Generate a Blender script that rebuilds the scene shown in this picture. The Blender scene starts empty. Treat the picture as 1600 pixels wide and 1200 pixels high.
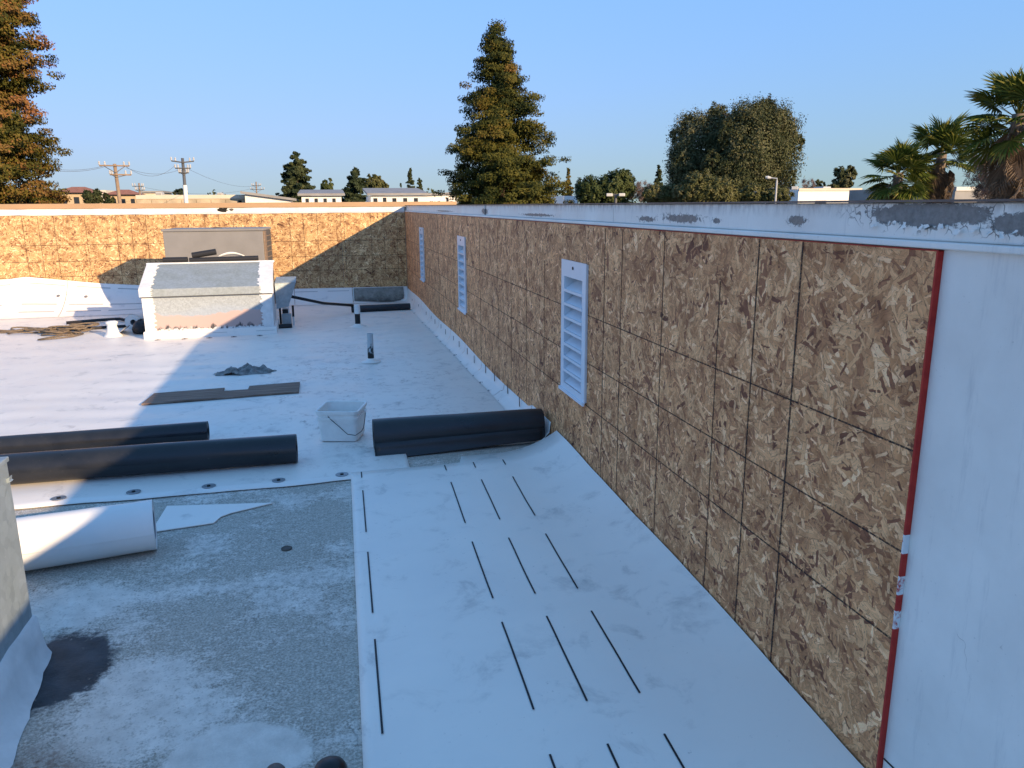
import bpy, math, random
import numpy as np
from mathutils import Vector, Matrix
R = math.radians
random.seed(7); rng = np.random.default_rng(7)
sc = bpy.context.scene
C = sc.collection

# ------------------------------------------------------------------ camera
EYE = Vector((0, 0, 1.36))
YAW, PITCH, ROLL = R(13.2015), R(13.135), R(0.4)
Fw = Vector((math.sin(YAW)*math.cos(PITCH), math.cos(YAW)*math.cos(PITCH), -math.sin(PITCH)))
Rt = Vector((math.cos(YAW), -math.sin(YAW), 0)); Up = Rt.cross(Fw)
Rt, Up = Rt*math.cos(ROLL)-Up*math.sin(ROLL), Up*math.cos(ROLL)+Rt*math.sin(ROLL)
cd = bpy.data.cameras.new('camera'); cam = bpy.data.objects.new('camera', cd); C.objects.link(cam)
cd.sensor_width = 36; cd.lens = 27; cd.clip_start = .02; cd.clip_end = 20000
M4 = Matrix((Rt, Up, -Fw)).transposed().to_4x4(); M4.translation = EYE
cam.matrix_world = M4
sc.camera = cam
# ------------------------------------------------------------------ light
SUN = Vector((.68, -1.0, .367)).normalized()
elev = math.asin(SUN.z); azim = math.atan2(SUN.x, SUN.y)
w = bpy.data.worlds.new('World'); sc.world = w; w.use_nodes = True
wn = w.node_tree.nodes; wl = w.node_tree.links
sky = wn.new('ShaderNodeTexSky'); sky.sky_type = 'NISHITA'; sky.sun_disc = False
sky.sun_elevation = elev; sky.sun_rotation = azim
sky.altitude = 0; sky.air_density = 2.0; sky.dust_density = 0.0; sky.ozone_density = 3.0
sp_ = wn.new('ShaderNodeSeparateColor'); cb_ = wn.new('ShaderNodeCombineColor'); wl.new(sky.outputs[0], sp_.inputs[0])
for ch, (ex, tn_) in enumerate(((.45, .335), (.30, .69), (.50, 1.03))):      # film response: flattens and tints the whole sky evenly
    pw_ = wn.new('ShaderNodeMath'); pw_.operation = 'POWER'; pw_.inputs[1].default_value = ex
    ml_ = wn.new('ShaderNodeMath'); ml_.operation = 'MULTIPLY'; ml_.inputs[1].default_value = tn_
    wl.new(sp_.outputs[ch], pw_.inputs[0]); wl.new(pw_.outputs[0], ml_.inputs[0]); wl.new(ml_.outputs[0], cb_.inputs[ch])
wl.new(cb_.outputs[0], wn['Background'].inputs[0]); wn['Background'].inputs[1].default_value = 0.15
sl = bpy.data.lights.new('sun', 'SUN'); sun = bpy.data.objects.new('sun', sl); C.objects.link(sun)
sl.energy = 2.15; sl.angle = R(.5); sl.color = (1, .74, .45)
sun.rotation_euler = SUN.to_track_quat('Z', 'Y').to_euler()
sun.location = (6, -9, 8)
vs = sc.view_settings
vs.view_transform = 'Standard'; vs.look = 'None'; vs.gamma = 1; vs.exposure = 1.83; vs.use_curve_mapping = False
sc.cycles.use_denoising = True
sc.cycles.max_bounces = 6; sc.cycles.transparent_max_bounces = 8

# ------------------------------------------------------------------ node helper
class NT:
    def __init__(s, name, rough=.6):
        s.m = bpy.data.materials.new(name); s.m.use_nodes = True
        s.t = s.m.node_tree; s.b = s.t.nodes['Principled BSDF']; s.b.inputs['Roughness'].default_value = rough
        s.b.inputs['Specular IOR Level'].default_value = .35
    def n(s, typ, props=None, **ins):
        nd = s.t.nodes.new('ShaderNode'+typ)
        for k, v in (props or {}).items(): setattr(nd, k, v)
        for k, v in ins.items(): s.set(nd.inputs[k.replace('_', ' ')], v)
        return nd
    def set(s, inp, v):
        if isinstance(v, bpy.types.NodeSocket): s.t.links.new(v, inp)
        elif v is not None:
            if inp.type == 'RGBA' and len(v) == 3: v = (*v, 1)
            inp.default_value = v
    def math(s, op, a, b=None, c=None, clamp=False):
        nd = s.t.nodes.new('ShaderNodeMath'); nd.operation = op; nd.use_clamp = clamp
        for i, v in enumerate((a, b, c)):
            if v is not None: s.set(nd.inputs[i], v)
        return nd.outputs[0]
    def vmath(s, op, a, b=None):
        nd = s.t.nodes.new('ShaderNodeVectorMath'); nd.operation = op
        s.set(nd.inputs[0], a)
        if b is not None: s.set(nd.inputs[3] if op == 'SCALE' else nd.inputs[1], b)
        return nd.outputs['Value'] if op in ('LENGTH', 'DISTANCE', 'DOT_PRODUCT') else nd.outputs[0]
    def mix(s, f, a, b, mode='MIX'):
        nd = s.t.nodes.new('ShaderNodeMix'); nd.data_type = 'RGBA'; nd.blend_type = mode
        s.set(nd.inputs[0], f); s.set(nd.inputs[6], a); s.set(nd.inputs[7], b); return nd.outputs[2]
    def ramp(s, f, stops, interp='LINEAR'):
        nd = s.t.nodes.new('ShaderNodeValToRGB'); cr = nd.color_ramp; cr.interpolation = interp
        while len(cr.elements) < len(stops): cr.elements.new(.5)
        for e, (p, c) in zip(cr.elements, stops):
            e.position = p; e.color = (*c, 1) if isinstance(c, tuple) else (c, c, c, 1)
        s.set(nd.inputs[0], f); return nd.outputs[0]
    def step(s, f, a, b):
        nd = s.n('MapRange', {'interpolation_type': 'LINEAR', 'clamp': True})
        for i, v in enumerate((f, a, b, 0., 1.)): s.set(nd.inputs[i], v)
        return nd.outputs[0]
    def noise(s, vec, scale, detail=4, rough=.55, dist=0.):
        nd = s.n('TexNoise', Vector=vec, Scale=scale, Detail=detail, Roughness=rough, Distortion=dist); return nd.outputs[0]
    def pos(s): return s.n('NewGeometry').outputs['Position']
    def xyz(s, v):
        nd = s.n('SeparateXYZ', Vector=v); return nd.outputs
    def comb(s, x=0., y=0., z=0.): return s.n('CombineXYZ', X=x, Y=y, Z=z).outputs[0]
    def map(s, v, scale=(1, 1, 1), loc=(0, 0, 0), rot=(0, 0, 0)):
        return s.n('Mapping', Vector=v, Scale=scale, Location=loc, Rotation=rot).outputs[0]
    def bump(s, h, strength=.3, dist=.01):
        b = s.n('Bump', Height=h, Strength=strength, Distance=dist); s.t.links.new(b.outputs[0], s.b.inputs['Normal'])
    def out(s, col=None, rough=None, metal=None):
        if col is not None: s.set(s.b.inputs['Base Color'], col)
        if rough is not None: s.set(s.b.inputs['Roughness'], rough)
        if metal is not None: s.set(s.b.inputs['Metallic'], metal)
        return s.m
    def ellipse(s, X, Y, cx, cy, rx, ry, wob=None):
        a = s.math('DIVIDE', s.math('SUBTRACT', X, cx), rx); b = s.math('DIVIDE', s.math('SUBTRACT', Y, cy), ry)
        d = s.math('SQRT', s.math('ADD', s.math('MULTIPLY', a, a), s.math('MULTIPLY', b, b)))
        return s.math('ADD', d, wob) if wob is not None else d
    def box_mask(s, X, a, b): return s.math('MULTIPLY', s.math('GREATER_THAN', X, a), s.math('LESS_THAN', X, b))

def plain(name, col, rough=.6, metal=0., var=.12, scale=30, bump=0., spec=None):
    t = NT(name, rough); p = t.n('TexCoord').outputs['Object']
    n = t.noise(p, scale, 4); f = t.ramp(n, [(.3, 1-var), (.7, 1+var*.4)])
    t.out(t.mix(1., col, f, 'MULTIPLY'), rough, metal)
    if bump: t.bump(n, bump, .01)
    if spec is not None: t.b.inputs['Specular IOR Level'].default_value = spec
    return t.m

MAT = {}
def osb(name, axis, tintcol):
    t = NT(name, .75); P = t.xyz(t.pos()); rnd = t.n('ObjectInfo').outputs['Random']
    off = t.math('MULTIPLY', rnd, 40.)
    u = t.math('ADD', P[axis], off); v = t.math('ADD', P[2], t.math('MULTIPLY', off, .37))
    uv = t.comb(u, v, 0.)
    col = t.ramp(t.noise(t.map(uv, (30, 9, 1)), 1., 3, .6), [(.3, (.30, .19, .11)), (.7, (.46, .32, .20))])
    hgt = t.noise(uv, 60., 2)
    for i, sca in enumerate((16, 20, 12.5, 23, 10.5, 18, 14, 9, 21, 27)):
        uvi = t.map(uv, (sca, sca*1.08, 1), (i*3.71, i*5.13, 0), (0, 0, i*.83))
        wob = t.n('TexNoise', Vector=uvi, Scale=3.2, Detail=1.0).outputs['Color']
        uvw = t.vmath('ADD', uvi, t.vmath('SCALE', t.vmath('SUBTRACT', wob, (.5, .5, .5)), .22))
        vo = t.n('TexVoronoi', {'voronoi_dimensions': '2D'}, Vector=uvw, Scale=1.0)
        cc = t.n('SeparateColor', Color=vo.outputs['Color']).outputs
        loc = t.vmath('SUBTRACT', uvw, vo.outputs['Position'])
        ang = t.math('MULTIPLY_ADD', cc[0], 3.1416, .3)
        rot = t.n('VectorRotate', {'rotation_type': 'Z_AXIS'}, Vector=loc, Angle=ang).outputs[0]
        r = t.xyz(rot)
        hw = t.math('MULTIPLY_ADD', cc[1], .13, .035)
        hl = t.math('MULTIPLY_ADD', cc[2], .5, .3)
        m = t.math('MULTIPLY', t.math('LESS_THAN', t.math('ABSOLUTE', r[1]), hw), t.math('LESS_THAN', t.math('ABSOLUTE', r[0]), hl))
        sel = t.math('FRACT', t.math('MULTIPLY_ADD', cc[0], 17.3, t.math('MULTIPLY', cc[1], 9.1)))
        fc = t.ramp(sel, [(0., (.11, .05, .035)), (.07, (.20, .105, .07)), (.17, (.33, .21, .135)), (.4, (.44, .31, .20)), (.65, (.52, .39, .26)), (.88, (.60, .48, .34)), (1., (.74, .65, .52))])
        gr = t.noise(t.comb(t.math('MULTIPLY', r[0], 2.), t.math('MULTIPLY', r[1], 26.), sel), 1., 3, .6)
        fc = t.mix(1., fc, t.ramp(gr, [(.3, .72), (.68, 1.08)]), 'MULTIPLY')
        edge = t.math('SUBTRACT', hw, t.math('ABSOLUTE', r[1]))
        fc = t.mix(t.math('LESS_THAN', edge, .018), fc, t.mix(.5, fc, (.12, .07, .04)))
        col = t.mix(m, col, fc)
        hgt = t.mix(m, hgt, t.math('MULTIPLY_ADD', gr, .4, sel))
    big = t.noise(uv, 1.3, 3)
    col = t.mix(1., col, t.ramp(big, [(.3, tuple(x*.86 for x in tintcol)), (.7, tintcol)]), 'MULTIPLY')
    col = t.mix(1., col, t.ramp(rnd, [(0., .88), (1., 1.06)]), 'MULTIPLY')
    col = t.mix(.04, col, (.43, .32, .215))
    cl = t.noise(t.map(uv, (1, .8, 1)), 9., 4, .65)
    col = t.mix(1., col, t.ramp(cl, [(.34, (.58, .50, .45)), (.52, (1., 1., 1.)), (.72, (1.12, 1.14, 1.14))]), 'MULTIPLY')
    # small dark voids and speckle
    sp = t.noise(uv, 105., 4, .72)
    col = t.mix(t.math('MULTIPLY', t.step(sp, .57, .66), .75), col, (.09, .05, .035))
    t.out(col, .72); t.bump(hgt, .35, .004)
    return t.m
MAT['osb_side'] = osb('osb_side', 1, (1.92, 1.25, .82))  # same boards; tint redder and brighter to make up for blue shade here
MAT['osb_back'] = osb('osb_back', 0, (1.50, 1.27, .86))  # same boards; golden look of the sunlit wall put into the tint

def membrane(name, dirt=1., base=(.91, .845, .77)):
    t = NT(name, .4); p = t.pos()
    n1 = t.noise(p, 2.2, 5, .6); n2 = t.noise(p, 6., 6, .68, .4); n3 = t.noise(p, 60., 4, .7)
    col = t.mix(t.math('MULTIPLY', t.step(n1, .42, .75), .22*dirt), base, (.52, .52, .55))
    sm = t.math('MULTIPLY', t.step(n2, .54, .68), t.step(n1, .40, .58))
    col = t.mix(t.math('MULTIPLY', sm, .6*dirt), col, (.34, .32, .31))
    sk = t.math('MULTIPLY', t.step(n3, .64, .70), t.step(t.noise(p, 5., 2), .48, .6))
    col = t.mix(t.math('MULTIPLY', sk, .5*dirt), col, (.24, .22, .21))
    t.out(col, t.ramp(n2, [(.3, .34), (.7, .55)])); t.bump(n2, .06, .01)
    return t
_t = membrane('near_membrane', .8)
MAT['sheet'] = _t.m
# far membrane: footprints and leaf litter smudges beside the wall side, foot-worn area
_t = membrane('far_membrane', .9, (.85, .79, .72)); _p = _t.pos(); _x = _t.xyz(_p)
_mk = _t.math('MULTIPLY', _t.step(_t.ellipse(_x[0], _x[1], .15, 6.2, 1.15, 3.1), 1.0, .55),
              _t.math('MULTIPLY', _t.step(_t.noise(_t.map(_p, (1, .8, 1)), 17., 6, .75), .52, .66), _t.step(_t.noise(_p, 3.2, 3), .40, .62)))
_c = _t.b.inputs['Base Color'].links[0].from_socket
_t.out(_t.mix(_t.math('MULTIPLY', _mk, .8), _c, (.27, .22, .19)))
MAT['field'] = _t.m
MAT['flash'] = membrane('flashing_membrane', .5, (.86, .81, .75)).m

def deck():
    t = NT('weathered_deck', .8); p = t.pos(); X, Y, Z = t.xyz(p)
    fine = t.noise(p, 120., 4, .75); mid = t.noise(p, 34., 6, .72); big = t.noise(p, 2.6, 5, .6)
    g = t.ramp(fine, [(.32, (.30, .27, .225)), (.5, (.52, .475, .41)), (.68, (.80, .745, .66))])
    g = t.mix(t.step(mid, .35, .65), t.mix(1., g, (.72, .72, .72), 'MULTIPLY'), g)
    # brown tinge
    g = t.mix(t.math('MULTIPLY', t.step(big, .5, .75), .35), g, (.20, .17, .14))
    wob = t.math('MULTIPLY', t.math('SUBTRACT', t.noise(p, 3.6, 6, .7), .5), 1.5)
    e1 = t.step(t.ellipse(X, Y, -.58, 2.05, .30, .34, wob), 1.15, .55)
    e2 = t.step(t.ellipse(X, Y, -.30, 1.80, .19, .14, t.math('MULTIPLY', wob, .35)), 1.03, .90)
    band = t.step(t.math('ADD', t.math('ABSOLUTE', t.math('DIVIDE', t.math('SUBTRACT', Y, t.math('MULTIPLY_ADD', X, .02, 2.76)), .16)), wob), 1.0, .2)
    e4 = t.step(t.ellipse(X, Y, -.95, 2.75, .35, .22, wob), 1.1, .5)
    e5 = t.step(t.ellipse(X, Y, -.2, 3.3, .16, .5, wob), .9, .3)
    wm = t.math('MAXIMUM', t.math('MAXIMUM', t.math('MULTIPLY', e1, .95), e4), t.math('MAXIMUM', t.math('MULTIPLY', band, .8), t.math('MULTIPLY', e5, .3)))
    wm = t.math('MAXIMUM', wm, t.math('MULTIPLY', t.step(big, .40, .62), .8))
    thr = t.math('SUBTRACT', t.math('ADD', t.math('MULTIPLY', mid, .55), t.math('MULTIPLY', fine, .45)), t.math('MULTIPLY_ADD', wm, -.29, .665))
    white = t.math('MULTIPLY', t.step(thr, -.06, .10), .9)
    wc = t.ramp(t.noise(p, 14., 5), [(.3, (.66, .61, .555)), (.7, (.88, .82, .75))])
    col = t.mix(white, g, wc)
    col = t.mix(t.math('MULTIPLY', e2, .86), col, wc)
    # tar patch by the sheet-metal curb
    tw = t.math('MULTIPLY', t.math('SUBTRACT', t.noise(p, 17., 6, .75), .5), .75)
    td = t.ellipse(X, Y, -.885, 2.33, .18, .23, tw)
    tar = t.step(td, 1.0, .84)
    tn = t.noise(p, 40., 5, .7)
    tc = t.ramp(t.noise(p, 9., 4), [(.35, (.012, .014, .018)), (.65, (.055, .062, .075))])
    holes = t.math('MULTIPLY', t.step(tn, .62, .66), t.step(td, .55, .85))
    tar = t.math('MULTIPLY', tar, t.math('SUBTRACT', 1., holes))
    col = t.mix(tar, col, tc)
    # soil at the near-left corner
    e6 = t.step(t.ellipse(X, Y, -.80, 1.75, .22, .24, wob), 1.1, .6)
    col = t.mix(t.math('MULTIPLY', e6, t.step(mid, .4, .6)), col, (.20, .14, .105))
    # cracks
    vo = t.n('TexVoronoi', {'feature': 'DISTANCE_TO_EDGE'}, Vector=t.vmath('ADD', p, t.vmath('SCALE', t.n('TexNoise', Vector=p, Scale=8.).outputs['Color'], .12)), Scale=6.)
    cr = t.math('MULTIPLY', t.math('LESS_THAN', vo.outputs[0], .008), t.step(t.noise(p, 2.1, 2), .5, .56))
    col = t.mix(t.math('MULTIPLY', t.math('MULTIPLY', cr, t.math('SUBTRACT', 1., e2)), .3), col, (.10, .09, .08))
    t.out(col, t.mix(tar, (.85, .85, .85), (.5, .5, .5)))
    t.bump(t.math('ADD', fine, t.math('MULTIPLY', white, .4)), .55, .004)
    return t.m
MAT['deck'] = deck()

def white_wall(name, peel=False):
    t = NT(name, .55); p = t.pos(); X, Y, Z = t.xyz(p)
    n1 = t.noise(p, 3., 5, .6); n2 = t.noise(t.map(p, (1, 5, .6)), 6., 6, .7)
    col = t.mix(t.step(n1, .35, .7), (.74, .70, .655), (.88, .835, .78))
    st = t.math('MULTIPLY', t.step(n2, .57, .75), .35)
    col = t.mix(st, col, (.42, .41, .42))
    sp = t.step(t.noise(p, 80., 4, .7), .66, .72)
    col = t.mix(t.math('MULTIPLY', sp, .3), col, (.3, .28, .27))
    hgt = t.math('ADD', t.math('MULTIPLY', n1, .6), t.math('MULTIPLY', t.noise(p, 24., 4), .25))
    if peel:
        # grime under the coping edge
        gr = t.math('MULTIPLY', t.step(Z, 1.318, 1.358), t.step(t.noise(t.map(p, (1, 9, 3)), 4., 5, .7), .42, .62))
        col = t.mix(t.math('MULTIPLY', gr, .55), col, (.2, .17, .16))
        wb = t.math('MULTIPLY', t.math('SUBTRACT', t.noise(t.map(p, (1, 1, 1.6)), 30., 6, .78), .5), 1.5)
        wb2 = t.math('MULTIPLY', t.math('SUBTRACT', t.noise(t.map(p, (1, 1, 1.)), 48., 6, .8), .5), 2.6)
        def patch(cy, cz, ry, rz, wv): return t.ellipse(Y, Z, cy, cz, ry, rz, wv)
        d = patch(1.40, 1.334, .17, .024, wb)
        d = t.math('MINIMUM', d, patch(1.09, 1.321, .15, .022, wb))
        d = t.math('MINIMUM', d, patch(1.86, 1.315, .035, .011, wb2))
        d = t.math('MINIMUM', d, patch(2.56, 1.309, .13, .013, wb2))
        d = t.math('MINIMUM', d, patch(2.86, 1.302, .07, .009, wb2))
        d = t.math('MINIMUM', d, patch(2.30, 1.306, .025, .008, wb2))
        d = t.math('MINIMUM', d, patch(4.55, 1.300, .30, .007, wb2))
        d = t.math('MINIMUM', d, patch(6.1, 1.312, .10, .02, wb2))
        d = t.math('MINIMUM', d, patch(8.3, 1.30, .5, .006, wb2))
        ex = t.step(d, 1.04, .97)
        rim_shadow = t.math('MULTIPLY', t.step(d, 1.22, 1.06), t.step(t.noise(p, 44., 4, .7), .47, .55))  # shadow of the paint layer's thickness, painted dark along the lower patch rim
        rim_shadow = t.math('MULTIPLY', rim_shadow, t.step(Z, 1.335, 1.318))
        gc = t.ramp(t.noise(p, 60., 5, .7), [(.3, (.14, .13, .125)), (.7, (.26, .25, .24))])
        col = t.mix(t.math('MULTIPLY', rim_shadow, .85), col, (.02, .019, .018))
        col = t.mix(ex, col, gc)
        vo = t.n('TexVoronoi', {'feature': 'DISTANCE_TO_EDGE'}, Vector=t.vmath('ADD', p, t.vmath('SCALE', t.n('TexNoise', Vector=p, Scale=30.).outputs['Color'], .05)), Scale=24.)
        ck = t.math('MULTIPLY', t.math('LESS_THAN', vo.outputs[0], .03), t.step(d, 1.8, 1.2))
        col = t.mix(t.math('MULTIPLY', t.math('MULTIPLY', ck, t.math('SUBTRACT', 1., ex)), .75), col, (.05, .045, .04))
        hgt = t.math('SUBTRACT', hgt, t.math('MULTIPLY', ex, .9))
    else:
        # a few hairline cracks
        vo = t.n('TexVoronoi', {'feature': 'DISTANCE_TO_EDGE'}, Vector=t.vmath('ADD', p, t.vmath('SCALE', t.n('TexNoise', Vector=p, Scale=12.).outputs['Color'], .14)), Scale=3.5)
        ck = t.math('MULTIPLY', t.math('LESS_THAN', vo.outputs[0], .002), t.step(t.noise(p, 3.3, 2), .68, .70))
        col = t.mix(t.math('MULTIPLY', ck, .5), col, (.16, .13, .12))
    t.out(col, t.ramp(n1, [(.3, .38), (.7, .6)])); t.bump(hgt, .4, .008)
    return t.m
MAT['wall'] = white_wall('white_coated_wall'); MAT['peel'] = white_wall('peeling_white_parapet', True)

def chalk():
    t = NT('chalk_line', .9); p = t.pos()
    n = t.noise(p, 120., 4, .7)
    col = t.ramp(n, [(.3, (.03, .022, .02)), (.75, (.10, .065, .05))])
    al = t.math('MULTIPLY', t.step(n, .66, .50), .85)
    t.out(col); t.set(t.b.inputs['Alpha'], al); return t.m
MAT['chalk'] = chalk()
MAT['mark'] = plain('seam_mark_ink', (.012, .013, .02), .5)
def redpaint():
    t = NT('red_edge_paint', .5); p = t.pos(); Z = t.xyz(p)[2]
    m = t.math('MAXIMUM', t.math('MAXIMUM', t.box_mask(Z, .60, .645), t.box_mask(Z, .50, .545)), t.box_mask(Z, .415, .46))
    m = t.math('MULTIPLY', m, t.step(t.noise(p, 50., 4, .6), .33, .45))
    red = t.ramp(t.noise(p, 30., 4), [(.3, (.34, .012, .008)), (.7, (.50, .03, .018))])
    t.out(t.mix(m, red, (.7, .7, .7)), .5); return t.m
MAT['red'] = redpaint()
def galv(name, base=(.42, .44, .44), rough=.45, scale=38, metal=.35):
    t = NT(name, rough); p = t.n('TexCoord').outputs['Object']
    vo = t.n('TexVoronoi', Vector=p, Scale=scale)
    sp = t.n('SeparateColor', Color=vo.outputs['Color']).outputs[0]
    n = t.noise(p, 5., 5, .6); sc_ = t.noise(t.map(p, (1, 1, 5)), 22., 5, .7)
    col = t.mix(1., base, t.ramp(sp, [(0., .88), (1., 1.08)]), 'MULTIPLY')
    col = t.mix(t.step(n, .4, .7), col, t.mix(1., col, (.8, .82, .8), 'MULTIPLY'))
    col = t.mix(t.math('MULTIPLY', t.step(sc_, .66, .73), .5), col, (.62, .62, .58))
    t.out(col, t.ramp(n, [(.3, rough-.08), (.7, rough+.15)]), metal); t.bump(n, .05, .01); return t.m
MAT['galv'] = galv('galvanised_steel', (.35, .40, .425)); MAT['galv_hood'] = galv('dull_galvanised_steel', (.36, .39, .39), .5, 60, .3)
def hood_front():
    t = NT('hood_front_panel', .55); p = t.pos(); X, Y, Z = t.xyz(p)
    vo = t.n('TexVoronoi', Vector=p, Scale=70.)
    sp = t.n('SeparateColor', Color=vo.outputs['Color']).outputs[0]
    n = t.noise(p, 9., 5, .6)
    col = t.mix(1., (.38, .41, .42), t.ramp(sp, [(0., .84), (1., 1.1)]), 'MULTIPLY')
    # wavy line where the pinkish primer begins, and dark bare spots near the base
    h = t.math('ADD', t.math('MULTIPLY', t.math('SINE', t.math('MULTIPLY', X, 5.2)), .022), t.math('MULTIPLY', n, .14))
    pk = t.step(t.math('SUBTRACT', Z, h), .125, .105)
    bl = t.step(t.math('SUBTRACT', Z, t.math('MULTIPLY', t.math('COSINE', t.math('MULTIPLY', X, 5.2)), .035)), .27, .2)
    col = t.mix(t.math('MULTIPLY', bl, .45), col, (.36, .42, .50))
    col = t.mix(pk, col, (.52, .38, .34))
    db = t.step(t.math('SUBTRACT', Z, t.math('MULTIPLY', t.noise(t.map(p, (1, 1, .3)), 9., 4, .7), .3)), -.105, -.135)
    col = t.mix(db, col, (.07, .065, .07))
    wh = t.step(t.math('SUBTRACT', Z, t.math('MULTIPLY', t.noise(p, 30., 4, .7), .14)), -.04, -.06)
    col = t.mix(wh, col, (.72, .71, .69))
    wd = t.step(t.noise(p, 26., 4, .75), .72, .74)
    col = t.mix(wd, col, (.7, .7, .68))
    t.out(col, .55, .15); t.bump(n, .08, .01); return t.m
MAT['hood_front'] = hood_front()
MAT['white_paint'] = plain('white_mastic', (.74, .73, .71), .6, 0, .14, 14, .25)
MAT['vent'] = plain('white_vent_enamel', (.72, .76, .82), .28, 0, .05, 8)
MAT['acgrey'] = plain('grey_unit_enamel', (.24, .23, .22), .55, 0, .1, 5)
MAT['acbrown'] = plain('brown_coil_guard', (.26, .18, .12), .7, 0, .25, 40)
MAT['acdark'] = plain('dark_unit_edge', (.10, .09, .08), .7)
def black_rubber():
    t = NT('black_membrane', .33); p = t.pos()
    n = t.noise(p, 5., 5, .6); f = t.noise(p, 70., 4, .7)
    col = t.ramp(n, [(.3, (.010, .011, .014)), (.7, (.020, .021, .025))])
    col = t.mix(t.math('MULTIPLY', t.step(f, .62, .72), .25), col, (.12, .11, .11))
    t.b.inputs['Specular IOR Level'].default_value = .5
    t.out(col, t.ramp(n, [(.3, .26), (.7, .46)])); t.bump(n, .12, .02); return t.m
MAT['black'] = black_rubber()
MAT['black_foam'] = plain('black_pipe_foam', (.02, .02, .023), .6)
MAT['white_roll'] = plain('white_membrane_roll', (.80, .78, .75), .45, 0, .06, 6, .05)
MAT['roll_core'] = plain('shaded_roll_core', (.35, .36, .38), .7)
MAT['plastic'] = plain('white_bucket_plastic', (.86, .83, .78), .35, 0, .08, 25)
MAT['wire'] = plain('steel_wire', (.12, .12, .12), .4, .8)
MAT['plate'] = plain('steel_fastener', (.34, .34, .35), .4, .6, .3, 120)
MAT['screw'] = plain('dark_screw', (.02, .02, .02), .5, .5)
def wood():
    t = NT('weathered_board', .8); p = t.pos()
    n = t.noise(t.map(p, (1.2, 22, 1), rot=(0, 0, -.08)), 2.4, 5, .65)
    t.out(t.ramp(n, [(.25, (.08, .05, .036)), (.5, (.20, .13, .095)), (.75, (.38, .28, .22))]), .8); t.bump(n, .4, .004); return t.m
MAT['board'] = wood()
MAT['rag'] = plain('grey_rag', (.27, .26, .245), .9, 0, .6, 30, .6)
MAT['rope'] = plain('tan_rope', (.20, .15, .105), .9, 0, .45, 60, .5)
MAT['cable'] = plain('dark_cable', (.03, .025, .025), .6)
def pipe_paint():
    t = NT('flaking_pipe_paint', .5); p = t.pos(); Z = t.xyz(p)[2]
    n = t.noise(t.map(p, (1, 1, .5)), 45., 5, .7)
    m = t.step(t.math('ADD', t.math('MULTIPLY', Z, 1.6), n), .60, .68)
    t.out(t.mix(m, (.012, .012, .013), (.45, .50, .52)), .5); return t.m
MAT['pipe'] = pipe_paint()
MAT['black_pipe'] = plain('black_pipe', (.012, .012, .014), .35)
MAT['tan'] = plain('tan_coping', (.42, .27, .15), .55, 0, .12, 2)
MAT['brown_cap'] = plain('brown_metal_edge', (.17, .13, .115), .5, .2, .4, 9)
MAT['gap'] = plain('dark_joint', (.015, .014, .013), .9)
def scupper():
    t = NT('stained_grey_panel', .85); p = t.pos(); Z = t.xyz(p)[2]
    n = t.noise(p, 14., 6, .75)
    col = t.ramp(n, [(.3, (.16, .155, .13)), (.7, (.33, .33, .30))])
    col = t.mix(t.step(t.math('ADD', Z, t.math('MULTIPLY', n, .2)), .09, -.02), col, (.07, .068, .06))
    t.out(col, .85); return t.m
MAT['scupper'] = scupper()
def ground():
    t = NT('town_ground', .9); p = t.pos()
    n = t.noise(p, .02, 5); t.out(t.ramp(n, [(.35, (.06, .06, .06)), (.65, (.16, .14, .10))]), .9); return t.m
MAT['ground'] = ground()
MAT['bark'] = plain('bark', (.10, .07, .05), .9, 0, .4, 6, .5)
MAT['palm_trunk'] = plain('palm_trunk', (.19, .15, .115), .9, 0, .5, 5, .6)
def leaf(name, stops, rough=.6):
    t = NT(name, rough); a = t.n('Attribute', {'attribute_name': 'tint'}).outputs['Fac']
    col = t.ramp(a, stops); t.out(col, rough); t.b.inputs['Specular IOR Level'].default_value = .08
    tr = t.n('BsdfTranslucent', Color=col)
    ms = t.n('MixShader'); t.t.links.new(t.b.outputs[0], ms.inputs[1]); t.t.links.new(tr.outputs[0], ms.inputs[2]); ms.inputs[0].default_value = .12
    t.t.links.new(ms.outputs[0], t.t.nodes['Material Output'].inputs[0]); return t.m
MAT['leaf_cedar'] = leaf('browning_cedar_foliage', [(0, (.022, .032, .010)), (.35, (.085, .082, .016)), (.6, (.125, .095, .020)), (.85, (.16, .09, .024)), (1, (.21, .11, .04))])
MAT['leaf_redcedar'] = leaf('reddish_cedar_foliage', [(0, (.032, .038, .010)), (.3, (.11, .095, .018)), (.55, (.18, .10, .030)), (.8, (.26, .115, .045)), (1, (.32, .155, .075))])
MAT['leaf_euc'] = leaf('grey_green_foliage', [(0, (.022, .032, .014)), (.5, (.078, .086, .038)), (1, (.17, .155, .08))])
MAT['leaf_olive'] = leaf('olive_foliage', [(0, (.055, .062, .022)), (.5, (.115, .115, .042)), (1, (.18, .16, .075))])
MAT['leaf_pine'] = leaf('dark_pine_foliage', [(0, (.018, .030, .016)), (.5, (.045, .058, .026)), (1, (.085, .09, .036))])
MAT['leaf_green'] = leaf('green_foliage', [(0, (.035, .05, .018)), (.5, (.07, .088, .03)), (1, (.12, .13, .05))])
MAT['twig'] = leaf('bare_twigs', [(0, (.13, .09, .075)), (1, (.24, .18, .155))])
MAT['frond'] = leaf('palm_frond', [(0, (.030, .055, .010)), (.6, (.10, .13, .025)), (1, (.22, .20, .05))], .4)
MAT['dead_frond'] = leaf('dead_palm_frond', [(0, (.10, .075, .055)), (1, (.27, .20, .14))], .8)
MAT['stucco'] = plain('tan_stucco', (.52, .39, .24), .9, 0, .1, 1)
MAT['stucco2'] = plain('weathered_tan_stucco', (.50, .40, .27), .9, 0, .35, .9)
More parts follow.
